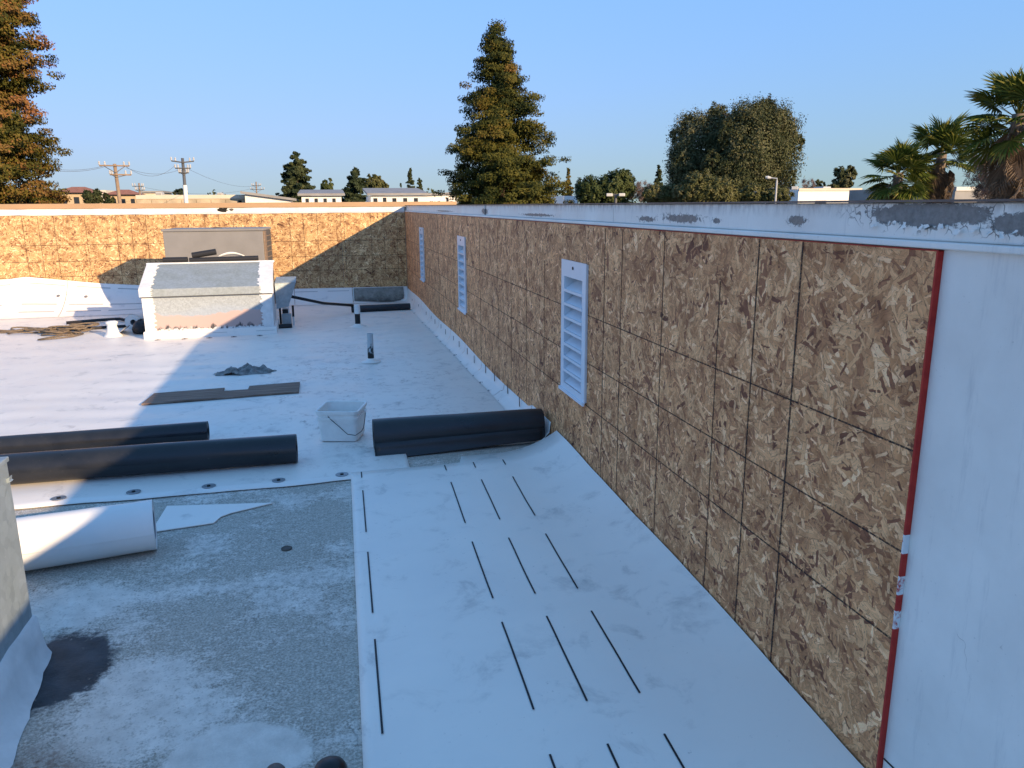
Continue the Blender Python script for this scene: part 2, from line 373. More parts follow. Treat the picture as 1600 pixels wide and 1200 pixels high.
MAT['cream'] = plain('cream_wall', (.60, .53, .42), .9, 0, .08, 1)
MAT['whitewall'] = plain('white_wall_paint', (.76, .74, .70), .8, 0, .06, 1)
MAT['rooftile'] = plain('red_roof_tile', (.30, .13, .085), .8, 0, .2, 3)
MAT['roofgrey'] = plain('grey_roofing', (.28, .27, .26), .8, 0, .2, 1)
MAT['win'] = plain('dark_window', (.03, .035, .04), .2)
MAT['polewood'] = plain('pole_wood', (.30, .21, .14), .9, 0, .3, 3)
MAT['polegrey'] = plain('grey_pole', (.45, .45, .45), .6, 0, .1, 2)
MAT['steel'] = plain('dark_hardware', (.12, .12, .12), .6, .3)
MAT['lamp'] = plain('lamp_housing', (.62, .60, .55), .5)

# ------------------------------------------------------------------ mesh helpers
class MB:
    def __init__(s): s.v = []; s.f = []
    def add(s, vs, fs):
        o = len(s.v); s.v += [tuple(v) for v in vs]; s.f += [tuple(i+o for i in f) for f in fs]; return s
    def box(s, x0, x1, y0, y1, z0, z1):
        return s.add([(x, y, z) for z in (z0, z1) for y in (y0, y1) for x in (x0, x1)],
                     [(0, 2, 3, 1), (4, 5, 7, 6), (0, 1, 5, 4), (2, 6, 7, 3), (0, 4, 6, 2), (1, 3, 7, 5)])
    def prism(s, poly, d):          # poly: list of 3D points, extruded by vector d
        n = len(poly); d = Vector(d)
        a = [Vector(p) for p in poly]; b = [p+d for p in a]
        return s.add(a+b, [tuple(range(n))[::-1], tuple(range(n, 2*n))]+[(i, (i+1) % n, n+(i+1) % n, n+i) for i in range(n)])
    def tube(s, path, r, n=12, caps=True):
        path = [Vector(p) for p in path]; rings = []
        rs = r if isinstance(r, (list, tuple)) else [r]*len(path)
        up = Vector((0, 0, 1)); o = len(s.v)
        for i, p in enumerate(path):
            d = (path[min(i+1, len(path)-1)]-path[max(i-1, 0)]).normalized()
            u = up if abs(d.z) < .9 else Vector((1, 0, 0))
            a = d.cross(u).normalized(); b = a.cross(d)
            for k in range(n):
                th = 2*math.pi*k/n; s.v.append(tuple(p+rs[i]*(a*math.cos(th)+b*math.sin(th))))
        m = len(path)
        for i in range(m-1):
            for k in range(n):
                s.f.append((o+i*n+k, o+i*n+(k+1) % n, o+(i+1)*n+(k+1) % n, o+(i+1)*n+k))
        if caps: s.f.append(tuple(o+k for k in range(n))[::-1]); s.f.append(tuple(o+(m-1)*n+k for k in range(n)))
        return s
    def lathe(s, prof, c, n=24):    # prof: (r, z) from c
        o = len(s.v)
        for r, z in prof:
            for k in range(n):
                th = 2*math.pi*k/n; s.v.append((c[0]+r*math.cos(th), c[1]+r*math.sin(th), c[2]+z))
        for i in range(len(prof)-1):
            for k in range(n): s.f.append((o+i*n+k, o+i*n+(k+1) % n, o+(i+1)*n+(k+1) % n, o+(i+1)*n+k))
        s.f.append(tuple(o+(len(prof)-1)*n+k for k in range(n))); s.f.append(tuple(o+k for k in range(n))[::-1])
        return s
    def grid(s, P):                 # P[i][j] points
        o = len(s.v); n = len(P[0])
        for row in P: s.v += [tuple(p) for p in row]
        for i in range(len(P)-1):
            for j in range(n-1): s.f.append((o+i*n+j, o+i*n+j+1, o+(i+1)*n+j+1, o+(i+1)*n+j))
        return s
    def rotz(s, deg, c=(0, 0)):
        a = R(deg); ca, sa = math.cos(a), math.sin(a)
        s.v = [(c[0]+(x-c[0])*ca-(y-c[1])*sa, c[1]+(x-c[0])*sa+(y-c[1])*ca, z) for x, y, z in s.v]; return s
    def build(s, name, mat, parent=None, smooth=False, bevel=0.):
        me = bpy.data.meshes.new(name); me.from_pydata(s.v, [], s.f); me.update()
        return link(name, me, mat, parent, smooth, bevel)
def wloc(o):
    v = Vector((0, 0, 0))
    while o is not None: v += o.location; o = o.parent
    return v
def link(name, me, mat, parent=None, smooth=False, bevel=0.):
    o = bpy.data.objects.new(name, me); C.objects.link(o)
    if mat is not None and not me.materials: me.materials.append(MAT[mat] if isinstance(mat, str) else mat)
    if smooth: me.polygons.foreach_set('use_smooth', [True]*len(me.polygons))
    if bevel:
        b = o.modifiers.new('bevel', 'BEVEL'); b.width = bevel; b.segments = 2; b.limit_method = 'ANGLE'; b.angle_limit = R(40)
    if parent is not None: o.parent = parent; o.location = -wloc(parent)
    return o
def tag(o, label, cat, group=None):
    o['label'] = label; o['category'] = cat
    if group: o['group'] = group
    return o
def thing(name, label, cat, loc=(0, 0, 0), group=None):
    o = bpy.data.objects.new(name, None); C.objects.link(o); o.location = loc; o.empty_display_size = .1
    return tag(o, label, cat, group)
def smooth_angle(o, deg=40):
    me = o.data; me.polygons.foreach_set('use_smooth', [True]*len(me.polygons))
    try: me.set_sharp_from_angle(angle=R(deg))
    except Exception: pass
    return o
def wig(x, seed=0.):
    return math.sin(x*1.7+seed)+.5*math.sin(x*4.1+seed*2.3)+.25*math.sin(x*9.7+seed*3.1)
def zf(y): return 0. if y < 4.3 else -.018*(y-4.3)

# ------------------------------------------------------------------ ground and roof deck
W = 1.2
g = MB().box(-6000, 6000, -6000, 6000, -5.4, -5.0).build('ground', 'ground'); g['kind'] = 'structure'
m = MB(); ys = [-9, -4, 0, 2, 4.3, 8, 12.45]
m.grid([[(x, y, zf(y)) for y in ys] for x in (1.23, -2, -6, -11)])
m.grid([[(x, y, -.5) for y in ys] for x in (-11, -6, -2, 1.23)])
deck_o = m.build('roof_deck', 'deck'); deck_o['kind'] = 'structure'
b = MB().box(-11, 1.45, -9, 12.7, -5.0, -.52).build('building_body', 'stucco'); b['kind'] = 'structure'

# far field membrane
def y_front(x):
    if x > .352: return 4.17+.004*wig(x*3)
    return 3.80+.012*math.sin(x*3.1+.7)+.006*math.sin(x*8.3)-(.03 if x < -1.2 else 0)*min(1, (-1.2-x)*2)
def field_z(x, y):
    d = y-y_front(x)
    k = min(1, max(0, d/.13))
    wr = .0035*math.sin(y*9+.9*math.sin(x*1.3)+.5*wig(x*.6, 1))*(.5+.5*math.sin(x*.9+y*.35))
    wr += .006*math.sin(y*3.7+.7*wig(x*.5, 2))*(.5+.5*math.sin(x*.6+1.1))
    wr += .003*math.sin(y*19+1.3*wig(x*.9, 3))*(max(0, math.sin(x*.8-y*.6)))
    return zf(y)+.007+k*(.006+wr*.9)
xs = [-11+.35*i for i in range(17)]+[-5.2+.07*i for i in range(int((.33+5.2)/.07)+1)]+[.352, .356]+[.42+.07*i for i in range(12)]+[W-.002]
xs = sorted(set(round(x, 4) for x in xs if x < W))
P = []; yn = [4.32+(12.42-4.32)*(k/170)**1.2 for k in range(171)]
for x in xs:
    y0 = y_front(x); row = [(x, y0-.001, zf(y0)+.001)]
    for y in [y0+(4.32-y0)*k/12 for k in range(12)]+yn: row.append((x, y, field_z(x, y)))
    P.append(row)
field = MB().grid(P).build('roof_membrane', 'field', smooth=True); field['kind'] = 'structure'
# lapped strip along its front edge
P = []
for i in range(90):
    x = -5.2+5.26*i/89
    y0 = y_front(x)
    P.append([(x, y0-.03+.004*wig(x*4, 1), .0065), (x, y0-.028+.004*wig(x*4, 1), .0095), (x, y0+.03, field_z(x, y0+.03)+.0035)])
MB().grid(P).build('lap_strip', 'flash', field, smooth=True)
# fastener plates
pm = MB().lathe([(.033, 0), (.033, .002), (.026, .0035), (.014, .002), (.011, .001)], (0, 0, 0), 20)
pme = bpy.data.meshes.new('fastener_plate'); pme.from_pydata(pm.v, [], pm.f); pme.materials.append(MAT['plate'])
sm_ = MB().lathe([(.009, .001), (.009, .005), (.004, .006)], (0, 0, 0), 10)
sme = bpy.data.meshes.new('screw_head'); sme.from_pydata(sm_.v, [], sm_.f); sme.materials.append(MAT['screw'])
spots = [(x, 3.85+.01*wig(x)) for x in (-2.0, -1.66, -1.32, -.99, -.645, -.313, 0.)]
spots += [(1.135+.006*wig(y*3), y) for y in [4.86+.32*i for i in range(24)] if y < 12]
spots += [(x, 9.08) for x in (-1.9, -1.62, -1.36, -1.1, -.82)]
for x, y in spots:
    p = link('fastener_plate', pme, None, field); p.location = (x, y, field_z(x, y)+.003); p.rotation_euler.z = x*7
    q = link('screw_head', sme, None, p); q.location = (0, 0, 0)

# near loose-laid sheet with printed seam marks, coved up the wall
def ztop(y):
    return float(np.interp(y, [-3, 1.2, 1.4, 2.0, 2.8, 4.1], [.0, .010, .016, .054, .078, .110]))
def sheet_z(x, y):
    z = .014+.0026*wig(x*1.6+y*1.2, 3)+.0020*wig(y*2.3-x, 1)
    x1 = 1.193; x0 = .84+.01*wig(y)
    if x > x0: z += (ztop(y)-.006)*((x-x0)/(x1-x0))**2.3
    return z
def sheet_left(y): return .045-.0164*(3.89-y)
P = []
for i in range(120):
    y = -3.+(3.87+3.)*i/119
    a = sheet_left(y); xx = [a]+[a+(1.193-a)*j/44 for j in range(45)]
    far = 0.
    P.append([(x, y+(.02*x if i == 119 else 0)+(.10 if (i == 119 and x > .62) else 0), .001 if j == 0 else sheet_z(x, y)) for j, x in enumerate(xx)])
P.append([(p[0], p[1]+.002, .001) for p in P[-1]])
sheet = MB().grid(P).build('membrane_sheet', 'sheet', smooth=True)
tag(sheet, 'long white roofing sheet with dashed black marks laid beside the strand board wall', 'roofing sheet')
def marks(x0, skew, y0s):
    for a, b_ in y0s:
        n = 10; L = []; Rr = []
        for k in range(n+1):
            y = a+(b_-a)*k/n; x = x0+skew*(y-3.) ; L.append((x-.003, y, sheet_z(x-.003, y)+.0025)); Rr.append((x+.003, y, sheet_z(x+.003, y)+.0025))
        MB().grid([L, Rr]).build('seam_mark', 'mark', sheet)
for x0, sk in ((.084, .017), (.508, .030), (.662, .031), (.822, .034)):
    marks(x0, sk, [(.41, .91), (1.10, 1.60), (1.777, 2.24), (2.405, 2.89), (3.085, 3.59), (3.775, 3.862)])

# ------------------------------------------------------------------ right parapet wall
Y0, Y1 = 1.336, 12.40
rw = thing('parapet_wall', 'long right-hand parapet wall clad in strand board with peeling white top', 'wall', (1.35, 4, 0))
VENTS = [(3.70, .398, 1.083), (7.08, .398, 1.083), (10.2, .398, 1.083)]
HOLES = [(yc-.150, yc+.150, z0+.033, z1-.083) for yc, z0, z1 in VENTS]
def pierced(x0, x1, ya, yb, za, zb_):       # a board or face with the vent openings cut through it
    m = MB(); cur = ya
    for h0, h1, hz0, hz1 in HOLES:
        a, b_ = max(h0, ya), min(h1, yb)
        if b_ <= a: continue
        if a > cur: m.box(x0, x1, cur, a, za, zb_)
        m.box(x0, x1, a, b_, za, hz0); m.box(x0, x1, a, b_, hz1, zb_); cur = b_
    if cur < yb: m.box(x0, x1, cur, yb, za, zb_)
    return m
MB().box(W+.080, 1.50, -9, 12.75, -5, 1.2665).build('wall_body', 'wall', rw)
pierced(W+.0135, W+.0795, -9, 12.42, -1., 1.2665).build('wall_face', 'wall', rw)
ends = [Y0, 3.80, 6.24, 8.68, 11.12, Y1]
for a, b_ in zip(ends[:-1], ends[1:]):
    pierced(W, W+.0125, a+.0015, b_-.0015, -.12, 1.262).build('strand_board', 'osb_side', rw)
MB().box(W-.001, W+.013, Y0-.004, Y0+.001, -.1, 1.264).build('painted_board_edge', 'red', rw)
MB().box(W-.0008, W+.02, Y0-.004, Y1-.02, 1.2625, 1.2645).build('painted_top_edge', 'red', rw)
def hline(z, a, b_): MB().box(W-.0012, W+.002, a, b_, z-.0028, z+.0028).build('chalk_line', 'chalk', rw)
for z, dz in ((.838, 0), (.604, 0), (.388, 0)):
    cuts_ = [Y0+.002, 3.52, 3.88, 6.90, 7.26, 10.02, 10.38, Y1-.02]
    for a, b_ in zip(cuts_[::2], cuts_[1::2]): MB().box(W-.0012, W+.002, a, b_, z-.0019, z+.0019).build('chalk_line', 'chalk', rw)
for y, z1, wd in ((1.795, 1.26, .0029), (2.005, 1.26, .0026), (2.22, 1.12, .0019), (2.65, 1.26, .0022), (3.07, 1.255, .0024), (3.28, 1.255, .0026), (4.28, 1.05, .0018), (4.7, 1.2, .0016), (5.12, .9, .0016), (5.54, 1.2, .0016), (6.24, 1.25, .002), (7.6, 1.2, .0016), (8.68, 1.2, .002), (11.12, 1.2, .002), (11.6, 1.2, .0016)):
    MB().box(W-.0014, W+.002, y-wd, y+wd, .02, z1).build('chalk_line', 'chalk', rw)
# white lip and upper panels with open joints
MB().box(W-.004, 1.27, -9, 12.42, 1.267, 1.281).build('ledge', 'wall', rw, bevel=.003)
js = [-9, -5.2, -2.4, .45, 3.24, 6.08, 8.75, 11.35, 12.42]
for k, (a, b_) in enumerate(zip(js[:-1], js[1:])):
    o = .004*((k*37) % 5-2)/2
    MB().box(W+.020+o, 1.49, a+.007, b_-.007, 1.2815, 1.3585).build('coping_panel', 'peel', rw, bevel=.003)
    MB().box(W+.008+o, 1.52, a+.002, b_-.002, 1.3595, 1.3645).build('metal_edge', 'brown_cap', rw)
MB().box(W+.06, 1.47, -8.98, 12.4, 1.2812, 1.358).build('joint_backing', 'gap', rw)
rf = np.random.default_rng(21)
for k in range(16):                         # curled paint flakes hanging below the bare patch
    y = 1.02+.54*k/15+rf.normal()*.008; z = 1.314+rf.normal()*.004; a = rf.uniform(.006, .016); h_ = rf.uniform(.006, .014); xq = W+.0135
    MB().grid([[(xq-.0012-.006*(v/3)**2*rf.uniform(.6, 1.2), y+a*(u-.5)*(1-.25*v/3)+.003*rf.normal(), z-h_*v/3+.002*rf.normal()) for v in range(4)] for u in (0, .5, 1)]).build('paint_flake', 'wall', rw)
# base flashing beyond the loose sheet: separate strips
fy = [4.12, 4.55, 5.35, 6.2, 7.0, 7.9, 8.75, 9.6, 10.45, 11.3, 12.36]
for k, (a, b_) in enumerate(zip(fy[:-1], fy[1:])):
    P = []
    for i in range(9):
        y = a+.004+(b_-a-.008)*i/8
        zt = .085+.012*math.sin(y*1.9)+(.03 if y < 4.6 else 0); f0 = field_z(1.12, y)
        P.append([(1.105, y, f0+.004), (1.128, y, f0+.008), (1.158, y, f0+.03), (W-.012, y, f0+.5*(zt-f0)), (W-.004, y, zt), (W-.0005, y, zt+.001)])
    MB().grid(P).build('flashing_strip', 'flash', rw, smooth=True)
    if k >= 1:
        for q in range(2):
            y = a+.25+.38*q; zt = .085; f0 = field_z(1.12, y)
            x = W-.014 if q else W-.02
            MB().prism([(x, y, f0+.05), (x-.002, y+.012, f0+.05), (x+.004, y+.045, f0+.11), (x+.006, y+.035, f0+.11)], (-.0015, 0, 0)).build('seam_mark', 'mark', rw)
# white wall beyond the red edge: lap seam near the roof
MB().box(W+.0115, W+.0155, -5, Y0-.006, -.02, .072).build('lap_strip', 'wall', rw, bevel=.001)
MB().box(W+.0110, W+.0155, -5, Y0-.006, .0725, .0755).build('lap_seam', 'gap', rw)

# ------------------------------------------------------------------ back parapet wall
bw = thing('parapet_wall', 'sunlit rear parapet wall clad in strand board under a tan coping', 'wall', (-4, 12.6, 0))
MB().box(-11, W+.0135, 12.422, 12.75, -5, 1.262).build('wall_body', 'wall', bw)
e = [-11, -9.55, -7.11, -4.67, -2.23, .21, W-.002]
for a, b_ in zip(e[:-1], e[1:]):
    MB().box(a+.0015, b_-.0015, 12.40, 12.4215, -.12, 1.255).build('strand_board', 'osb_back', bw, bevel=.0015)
for z in (.838, .604, .388):
    MB().box(-11, W-.004, 12.3985, 12.402, z-.0028, z+.0028).build('chalk_line', 'chalk', bw)
for i, x in enumerate(np.arange(-4.6, 1.1, .405)):
    for dx in ((0, .2) if i % 3 == 1 else (0,)):
        MB().box(x+dx-.0024, x+dx+.0024, 12.398, 12.402, .2, 1.25).build('chalk_line', 'chalk', bw)
m = MB(); P = []
for i in range(120):
    x = -11+12.19*i/119+.0; q = .004*wig(x*5); P.append([(x, 12.392+q*.3, 1.257+q*.8), (x, 12.385+q, 1.27), (x, 12.383+q*.7, 1.30), (x, 12.386+q, 1.345)])
MB().grid(P).build('coated_band', 'white_paint', bw, smooth=True)
MB().box(-11, 1.235, 12.43, 12.75, 1.263, 1.343).build('upper_wall', 'wall', bw)
MB().box(-11, 2.02, 12.37, 12.95, 1.3455, 1.418).build('tan_coping', 'tan', bw, bevel=.006)
# torn hole in the coated band
rr = np.random.default_rng(3); poly = []
for k in range(18):
    th = 2*math.pi*k/18; r_ = 1+.35*rr.uniform(-1, 1); poly.append((-1.50+.085*r_*math.cos(th), 12.379, 1.318+.030*r_*math.sin(th)))
MB().prism(poly, (0, .004, 0)).build('torn_hole', 'gap', bw)
poly = [(-1.37+.03*math.cos(t_)*(1+.3*math.sin(3*t_)), 12.3785, 1.318+.018*math.sin(t_)) for t_ in np.linspace(0, 6.28, 12)[:-1]]
MB().prism(poly, (0, .004, 0)).build('torn_hole', 'acdark', bw)
# base flashing: high and canted on the left, low on the right
def fl_top(x): return float(np.interp(x, [-11, -6, -4.5, -4.25, -3.3, -2.75, -2.1, -.7, 1.2], [.30, .33, .37, .40, .28, .235, .17, .115, .10]))
def fl_foot(x): return float(np.interp(x, [-11, -3.0, -2.4, -.6, 1.2], [11.75, 11.8, 12.0, 12.18, 12.22]))
def fl_pt(x, t_):
    zt, yf = fl_top(x), fl_foot(x); zb = field_z(x, yf)+.004
    y = yf+(12.395-yf)*(1-(1-t_)**1.6)*.98+(12.397-yf)*.02*t_
    z = zb+(zt-zb)*t_**1.25
    return (x, y, z+.004*math.sin(x*6+t_*3)*t_*(1-t_))
cuts = [-11, -9, -7.2, -5.4, -3.72, -2.3, -.55, .33]
for a, b_ in zip(cuts[:-1], cuts[1:]):
    n = 24; P = [[fl_pt(a+.003+(b_-a-.006)*i/n, t_/8) for t_ in range(9)] for i in range(n+1)]
    MB().grid(P).build('flashing_strip', 'flash', bw, smooth=True)
P = [[fl_pt(.335+(W-.34)*i/12, t_/8) for t_ in range(9)] for i in range(13)]
MB().grid(P).build('flashing_strip', 'flash', bw, smooth=True)
def fmark(x0, x1, t_):
    L, U = [], []
    for i in range(9):
        x = x0+(x1-x0)*i/8; p = fl_pt(x, t_); q = fl_pt(x, t_+.025); L.append((p[0], p[1]-.004, p[2])); U.append((q[0], q[1]-.004, q[2]))
    MB().grid([L, U]).build('seam_mark', MARKG, bw)
MARKG = plain('faded_seam_mark', (.42, .41, .40), .6)
for x0, x1 in ((-4.75, -4.45), (-4.2, -3.75), (-3.6, -3.15), (-3.05, -2.6)):
    for t_ in (.86, .38, .18): fmark(x0-.06*(t_ < .5), x1-.06*(t_ < .5), t_)
for x0, x1 in ((-.55, -.2), (-.05, .28)): fmark(x0, x1, .82)
for x in (-3.82, -3.46):
    p = fl_pt(x, .6); pl = link('fastener_plate', pme, None, bw); pl.location = Vector((p[0], p[1]-.004, p[2]+.004))-bw.location; pl.rotation_euler.x = R(40); pl.scale = (.75, .75, .75)
# exposed stained panel in the corner
poly = []
for x, t_ in ((.35, .96), (.7, .97), (1.13, .98), (1.135, .5), (1.12, .28), (1.06, .14), (.95, .05), (.75, .06), (.55, .14), (.35, .2)):
    p = fl_pt(x, t_); poly.append((p[0], p[1]-.012, p[2]))
MB().prism(poly, (0, -.004, .001)).build('stained_panel', 'scupper', bw)

# ------------------------------------------------------------------ louvred vents on the right wall
def make_vent(name, yc, label):
    z0, z1, wd = .398, 1.083, .40; xf = W-.014; y0, y1 = yc-wd/2, yc+wd/2; xb = W+.070
    t = thing(name, label, 'vent', (W, yc, z0), 'louvred vents on the strand board wall')
    n = 8; top = z1-.085; bot = z0+.035; hgt = (top-bot)/n; fr = .052
    m = MB(); m.box(xf, xf+.006, y0, y0+fr, z0, z1).box(xf, xf+.006, y1-fr, y1, z0, z1)
    m.box(xf, xf+.006, y0+fr, y1-fr, top, z1).box(xf, xf+.006, y0+fr, y1-fr, z0, bot)
    m.box(xf+.006, W, y0+.004, y0+.008, z0+.004, z1-.004).box(xf+.006, W, y1-.008, y1-.004, z0+.004, z1-.004)
    m.box(xf+.006, W, y0+.008, y1-.008, z0+.004, z0+.008).box(xf+.006, W, y0+.008, y1-.008, z1-.008, z1-.004)
    m.box(xf-.010, xf, y0-.006, y1+.006, z0-.012, z0+.004)
    m.build('frame', 'vent', t)
    for k in range(1, n): MB().box(xf-.002, xf+.006, y0+fr, y1-fr, bot+k*hgt-.008, bot+k*hgt+.006).build('cross_bar', 'vent', t)
    MB().box(xb, xb+.004, y0+.01, y1-.01, z0+.01, z1-.01).build('back_plate', 'vent', t)
    for k in range(n):
        za = bot+k*hgt
        MB().prism([(xf+.006, y0+fr+.001, za+.006), (xf+.006, y0+fr+.001, za+.002), (xb-.002, y0+fr+.001, za+hgt*.86), (xb-.002, y0+fr+.001, za+hgt*.86+.004)], (0, wd-2*fr-.002, 0)).build('louver', 'vent', t)
    for yy in (y0+fr-.0015, y1-fr):
        MB().box(xf+.006, xb, yy, yy+.0015, bot, top).build('side_plate', 'vent', t)
    MB().tube([(xf-.004, yc, z1-.035), (xf+.002, yc, z1-.035)], .008, 10).build('screw', 'screw', t)
make_vent('wall_vent', 3.70, 'white louvred wall vent nearest the camera, largest of the three')
make_vent('wall_vent', 7.08, 'white louvred wall vent halfway along the board wall, middle of three')
make_vent('wall_vent', 10.2, 'white louvred wall vent nearest the rear corner, smallest of the three')

# ------------------------------------------------------------------ rolls
def spiral_ring(mb, c, axis_a, axis_b, r0, r1, turns, th=.0025, depth=None): pass
def make_roll(name, p0, p1, r0, r1, mat, label, core=.02, flap=None, end_rings=True, sag=0., cat='roll', seed=0, turns=5, dent=None):
    p0, p1 = Vector(p0), Vector(p1); d = (p1-p0).normalized(); a = Vector((0, 0, 1)); bb = d.cross(a).normalized()
    t = thing(name, label, cat, ((p0.x+p1.x)/2, (p0.y+p1.y)/2, min(p0.z, p1.z)-max(r0, r1)))
    m = MB(); n = 40; seg = 26; rows = []
    for i in range(seg+1):
        f = i/seg; c = p0.lerp(p1, f); r = r0+(r1-r0)*f
        row = []
        for k in range(n+1):
            th = 2*math.pi*k/n
            rr_ = r*(1+.014*wig(f*6+th, seed)*(.5+.5*math.sin(th*1.0+1)))
            if dent: da = (th-dent[1]+.35*(f-.5)+math.pi) % (2*math.pi)-math.pi; rr_ *= 1-dent[0]*math.exp(-(da/.30)**2-((f-.60)/.27)**2)+.5*dent[0]*math.exp(-((da-.55)/.2)**2-((f-.55)/.3)**2)
            zz = math.sin(th)*rr_; yy = math.cos(th)*rr_
            if zz < 0: zz *= .97
            row.append(c+bb*yy+a*zz)
        rows.append(row)
    m.grid(rows); sh = m.build('outer_wrap', mat, t, smooth=True)
    for c, r, sg in ((p0, r0, -1), (p1, r1, 1)):           # wound end: spiral of edges, recessed core
        m = MB(); prof = []
        k = 0; rings = []
        nr = 2*turns
        for q in range(nr+1):
            rq = core+(r-.0015-core)*q/nr; dq = -.004 if q % 2 else 0.
            rings.append([c+d*sg*(dq-.001)+bb*math.cos(2*math.pi*j/n)*rq+a*math.sin(2*math.pi*j/n)*rq*(.97 if math.sin(2*math.pi*j/n) < 0 else 1) for j in range(n+1)])
        m.grid(rings); m.build('wound_end', mat, t)
        m = MB(); m.grid([rings[0], [p-d*sg*.12 for p in rings[0]], [c-d*sg*.12 for _ in rings[0]]]); m.build('core_hole', 'roll_core' if mat != 'black' else 'black_pipe', t)
    if flap:
        P = []
        for i in range(seg+1):
            f = i/seg; c = p0.lerp(p1, f); r = r0+(r1-r0)*f; L = flap*(1-f)**1.2+.012
            fx = -bb if flap_front(bb) else bb
            P.append([c+fx*r*1.0+a*(-.15*r), c+fx*(r*1.02)+a*(-.5*r), c+fx*(r*.98+L*.3)+a*(-.93*r), c+fx*(r*.9+L)+a*(-.985*r)])
        m = MB(); m.grid(P); o = m.build('loose_flap', mat, t, smooth=True)
        s_ = o.modifiers.new('solid', 'SOLIDIFY'); s_.thickness = .003
    return t
def flap_front(bb): return bb.y > 0
make_roll('membrane_roll', (.185, 4.215, .098), (1.165, 4.215, .108), .096, .082, 'black', 'short fat glossy black membrane roll lying across the end of the marked white sheet', .03, flap=.05, seed=2, dent=(.10, math.pi-.1))
make_roll('membrane_roll', (-2.35, 4.125, .09), (-.228, 4.115, .09), .080, .078, 'black', 'long black membrane roll, the nearer of the pair at left', .02, seed=4)
make_roll('membrane_roll', (-2.5, 4.60, .069), (-.755, 4.66, .068), .060, .059, 'black', 'long thin black membrane roll, the farther of the pair at left', .02, seed=1)
make_roll('membrane_roll', (-1.75, 2.985, .107), (-.752, 3.165, .105), .104, .103, 'white_roll', 'thick white membrane roll on bare grey deck beside the sheet-metal curb', .06, seed=5, turns=4)
make_roll('membrane_roll', (.27, 11.06, -.062), (1.10, 11.12, -.062), .050, .048, 'black', 'black membrane roll lying in the far corner before the rear wall', .015, seed=3)
wr = make_roll('membrane_roll', (-2.34, 9.98, .012), (-2.22, 10.85, -.002), .098, .09, 'white_roll', 'small white membrane roll seen end-on left of the metal hood', .035, seed=6, turns=4)
MB().grid([[(-2.52+.02*j, 9.75+.04*i-.03*j, -.088+.004*j+(.06*(j/9)**3)) for j in range(10)] for i in range(10)]).build('loose_tail', 'white_roll', wr, smooth=True)

# ------------------------------------------------------------------ scraps, board, rag, bucket
poly = [(-.81, 3.33), (-.80, 3.63), (-.32, 3.55), (-.42, 3.505), (-.50, 3.47), (-.54, 3.435), (-.56, 3.37)]
tag(MB().prism([(x, y, .004) for x, y in poly], (0, 0, .004)).build('membrane_scrap', 'sheet'), 'white membrane offcut with a pointed end on the bare grey deck', 'scrap')
poly = [(-1.36, 5.75), (-.28, 5.84), (-.29, 6.27), (-.67, 6.31), (-.65, 6.08), (-.84, 6.11), (-.87, 6.24), (-1.35, 6.12)]
poly = [(-1.36, 5.75), (-.28, 5.84), (-.285, 6.24), (-.67, 6.21), (-.665, 6.06), (-.845, 6.05), (-.85, 6.19), (-1.35, 6.13)]
tag(MB().prism([(x, y, field_z(x, y)+.004) for x, y in poly], (0, 0, .012)).build('wood_board', 'board', bevel=.002), 'notched dark weathered board lying flat on the white roof', 'board')
P = []
for i in range(41):
    row = []
    for j in range(25):
        u, v = i/40*2-1, j/24*2-1; r2 = (u*u+v*v)
        x = -.765+.245*u+.02*math.sin(v*5); y = 6.82+.14*v+.03*math.sin(u*4)
        z = field_z(x, y)+.003+max(0, 1-r2*1.02)**.8*(.036+.022*math.sin(u*11+v*4)+.016*math.sin(v*13-u*7)+.012*math.sin(u*23+1))
        row.append((x, y, max(z, field_z(x, y)+.003)))
    P.append(row)
m = MB(); m.grid(P)
keep = []
for f in m.f:
    c = np.mean([m.v[i] for i in f], 0); u, v = (c[0]+.765)/.245, (c[1]-6.82)/.14
    if u*u+v*v < 1.05+.25*math.sin(7*math.atan2(v, u)): keep.append(f)
m.f = keep
tag(m.build('crumpled_rag', 'rag', smooth=True), 'crumpled grey rag on the white roof behind the notched board', 'rag')

bk = thing('square_bucket', 'open square white plastic bucket with a wire handle beside the black roll', 'bucket', (.01, 4.52, 0))
def rsq(h, r, z, n=6):
    pts = []
    for cx, cy, a0 in ((h-r, h-r, 0), (-h+r, h-r, 90), (-h+r, -h+r, 180), (h-r, -h+r, 270)):
        for k in range(n): a = R(a0+90*k/(n-1)); pts.append((.022+cx+r*math.cos(a), 4.55+cy+r*math.sin(a), z))
    return pts+[pts[0]]
zb = .012
prof = [(.104, .02, .001), (.108, .024, .0), (.119, .03, .128), (.125, .032, .129), (.126, .032, .146), (.120, .03, .147), (.121, .03, .164), (.128, .033, .165), (.130, .033, .184), (.125, .03, .186), (.118, .028, .183), (.106, .022, .012), (.02, .005, .010)]
m = MB(); m.grid([rsq(h, r_, z+zb) for h, r_, z in prof]); m.rotz(-16, (.022, 4.55))
smooth_angle(m.build('bucket_body', 'plastic', bk), 35)
m = MB().tube([(-.066, 4.452, .172), (-.04, 4.435, .145), (.0, 4.415, .11), (.045, 4.395, .066), (.09, 4.385, .058), (.125, 4.40, .075), (.14, 4.44, .085), (.15, 4.47, .12), (.158, 4.50, .16)], .0025, 6)
m.build('wire_handle', 'wire', bk, smooth=True)
m = MB()
for q in ((-.066, 4.452, .172), (.155, 4.51, .168)): MB().lathe([(.008, -.008), (.009, 0), (.008, .008)], q, 10).build('handle_ear', 'plastic', bk)

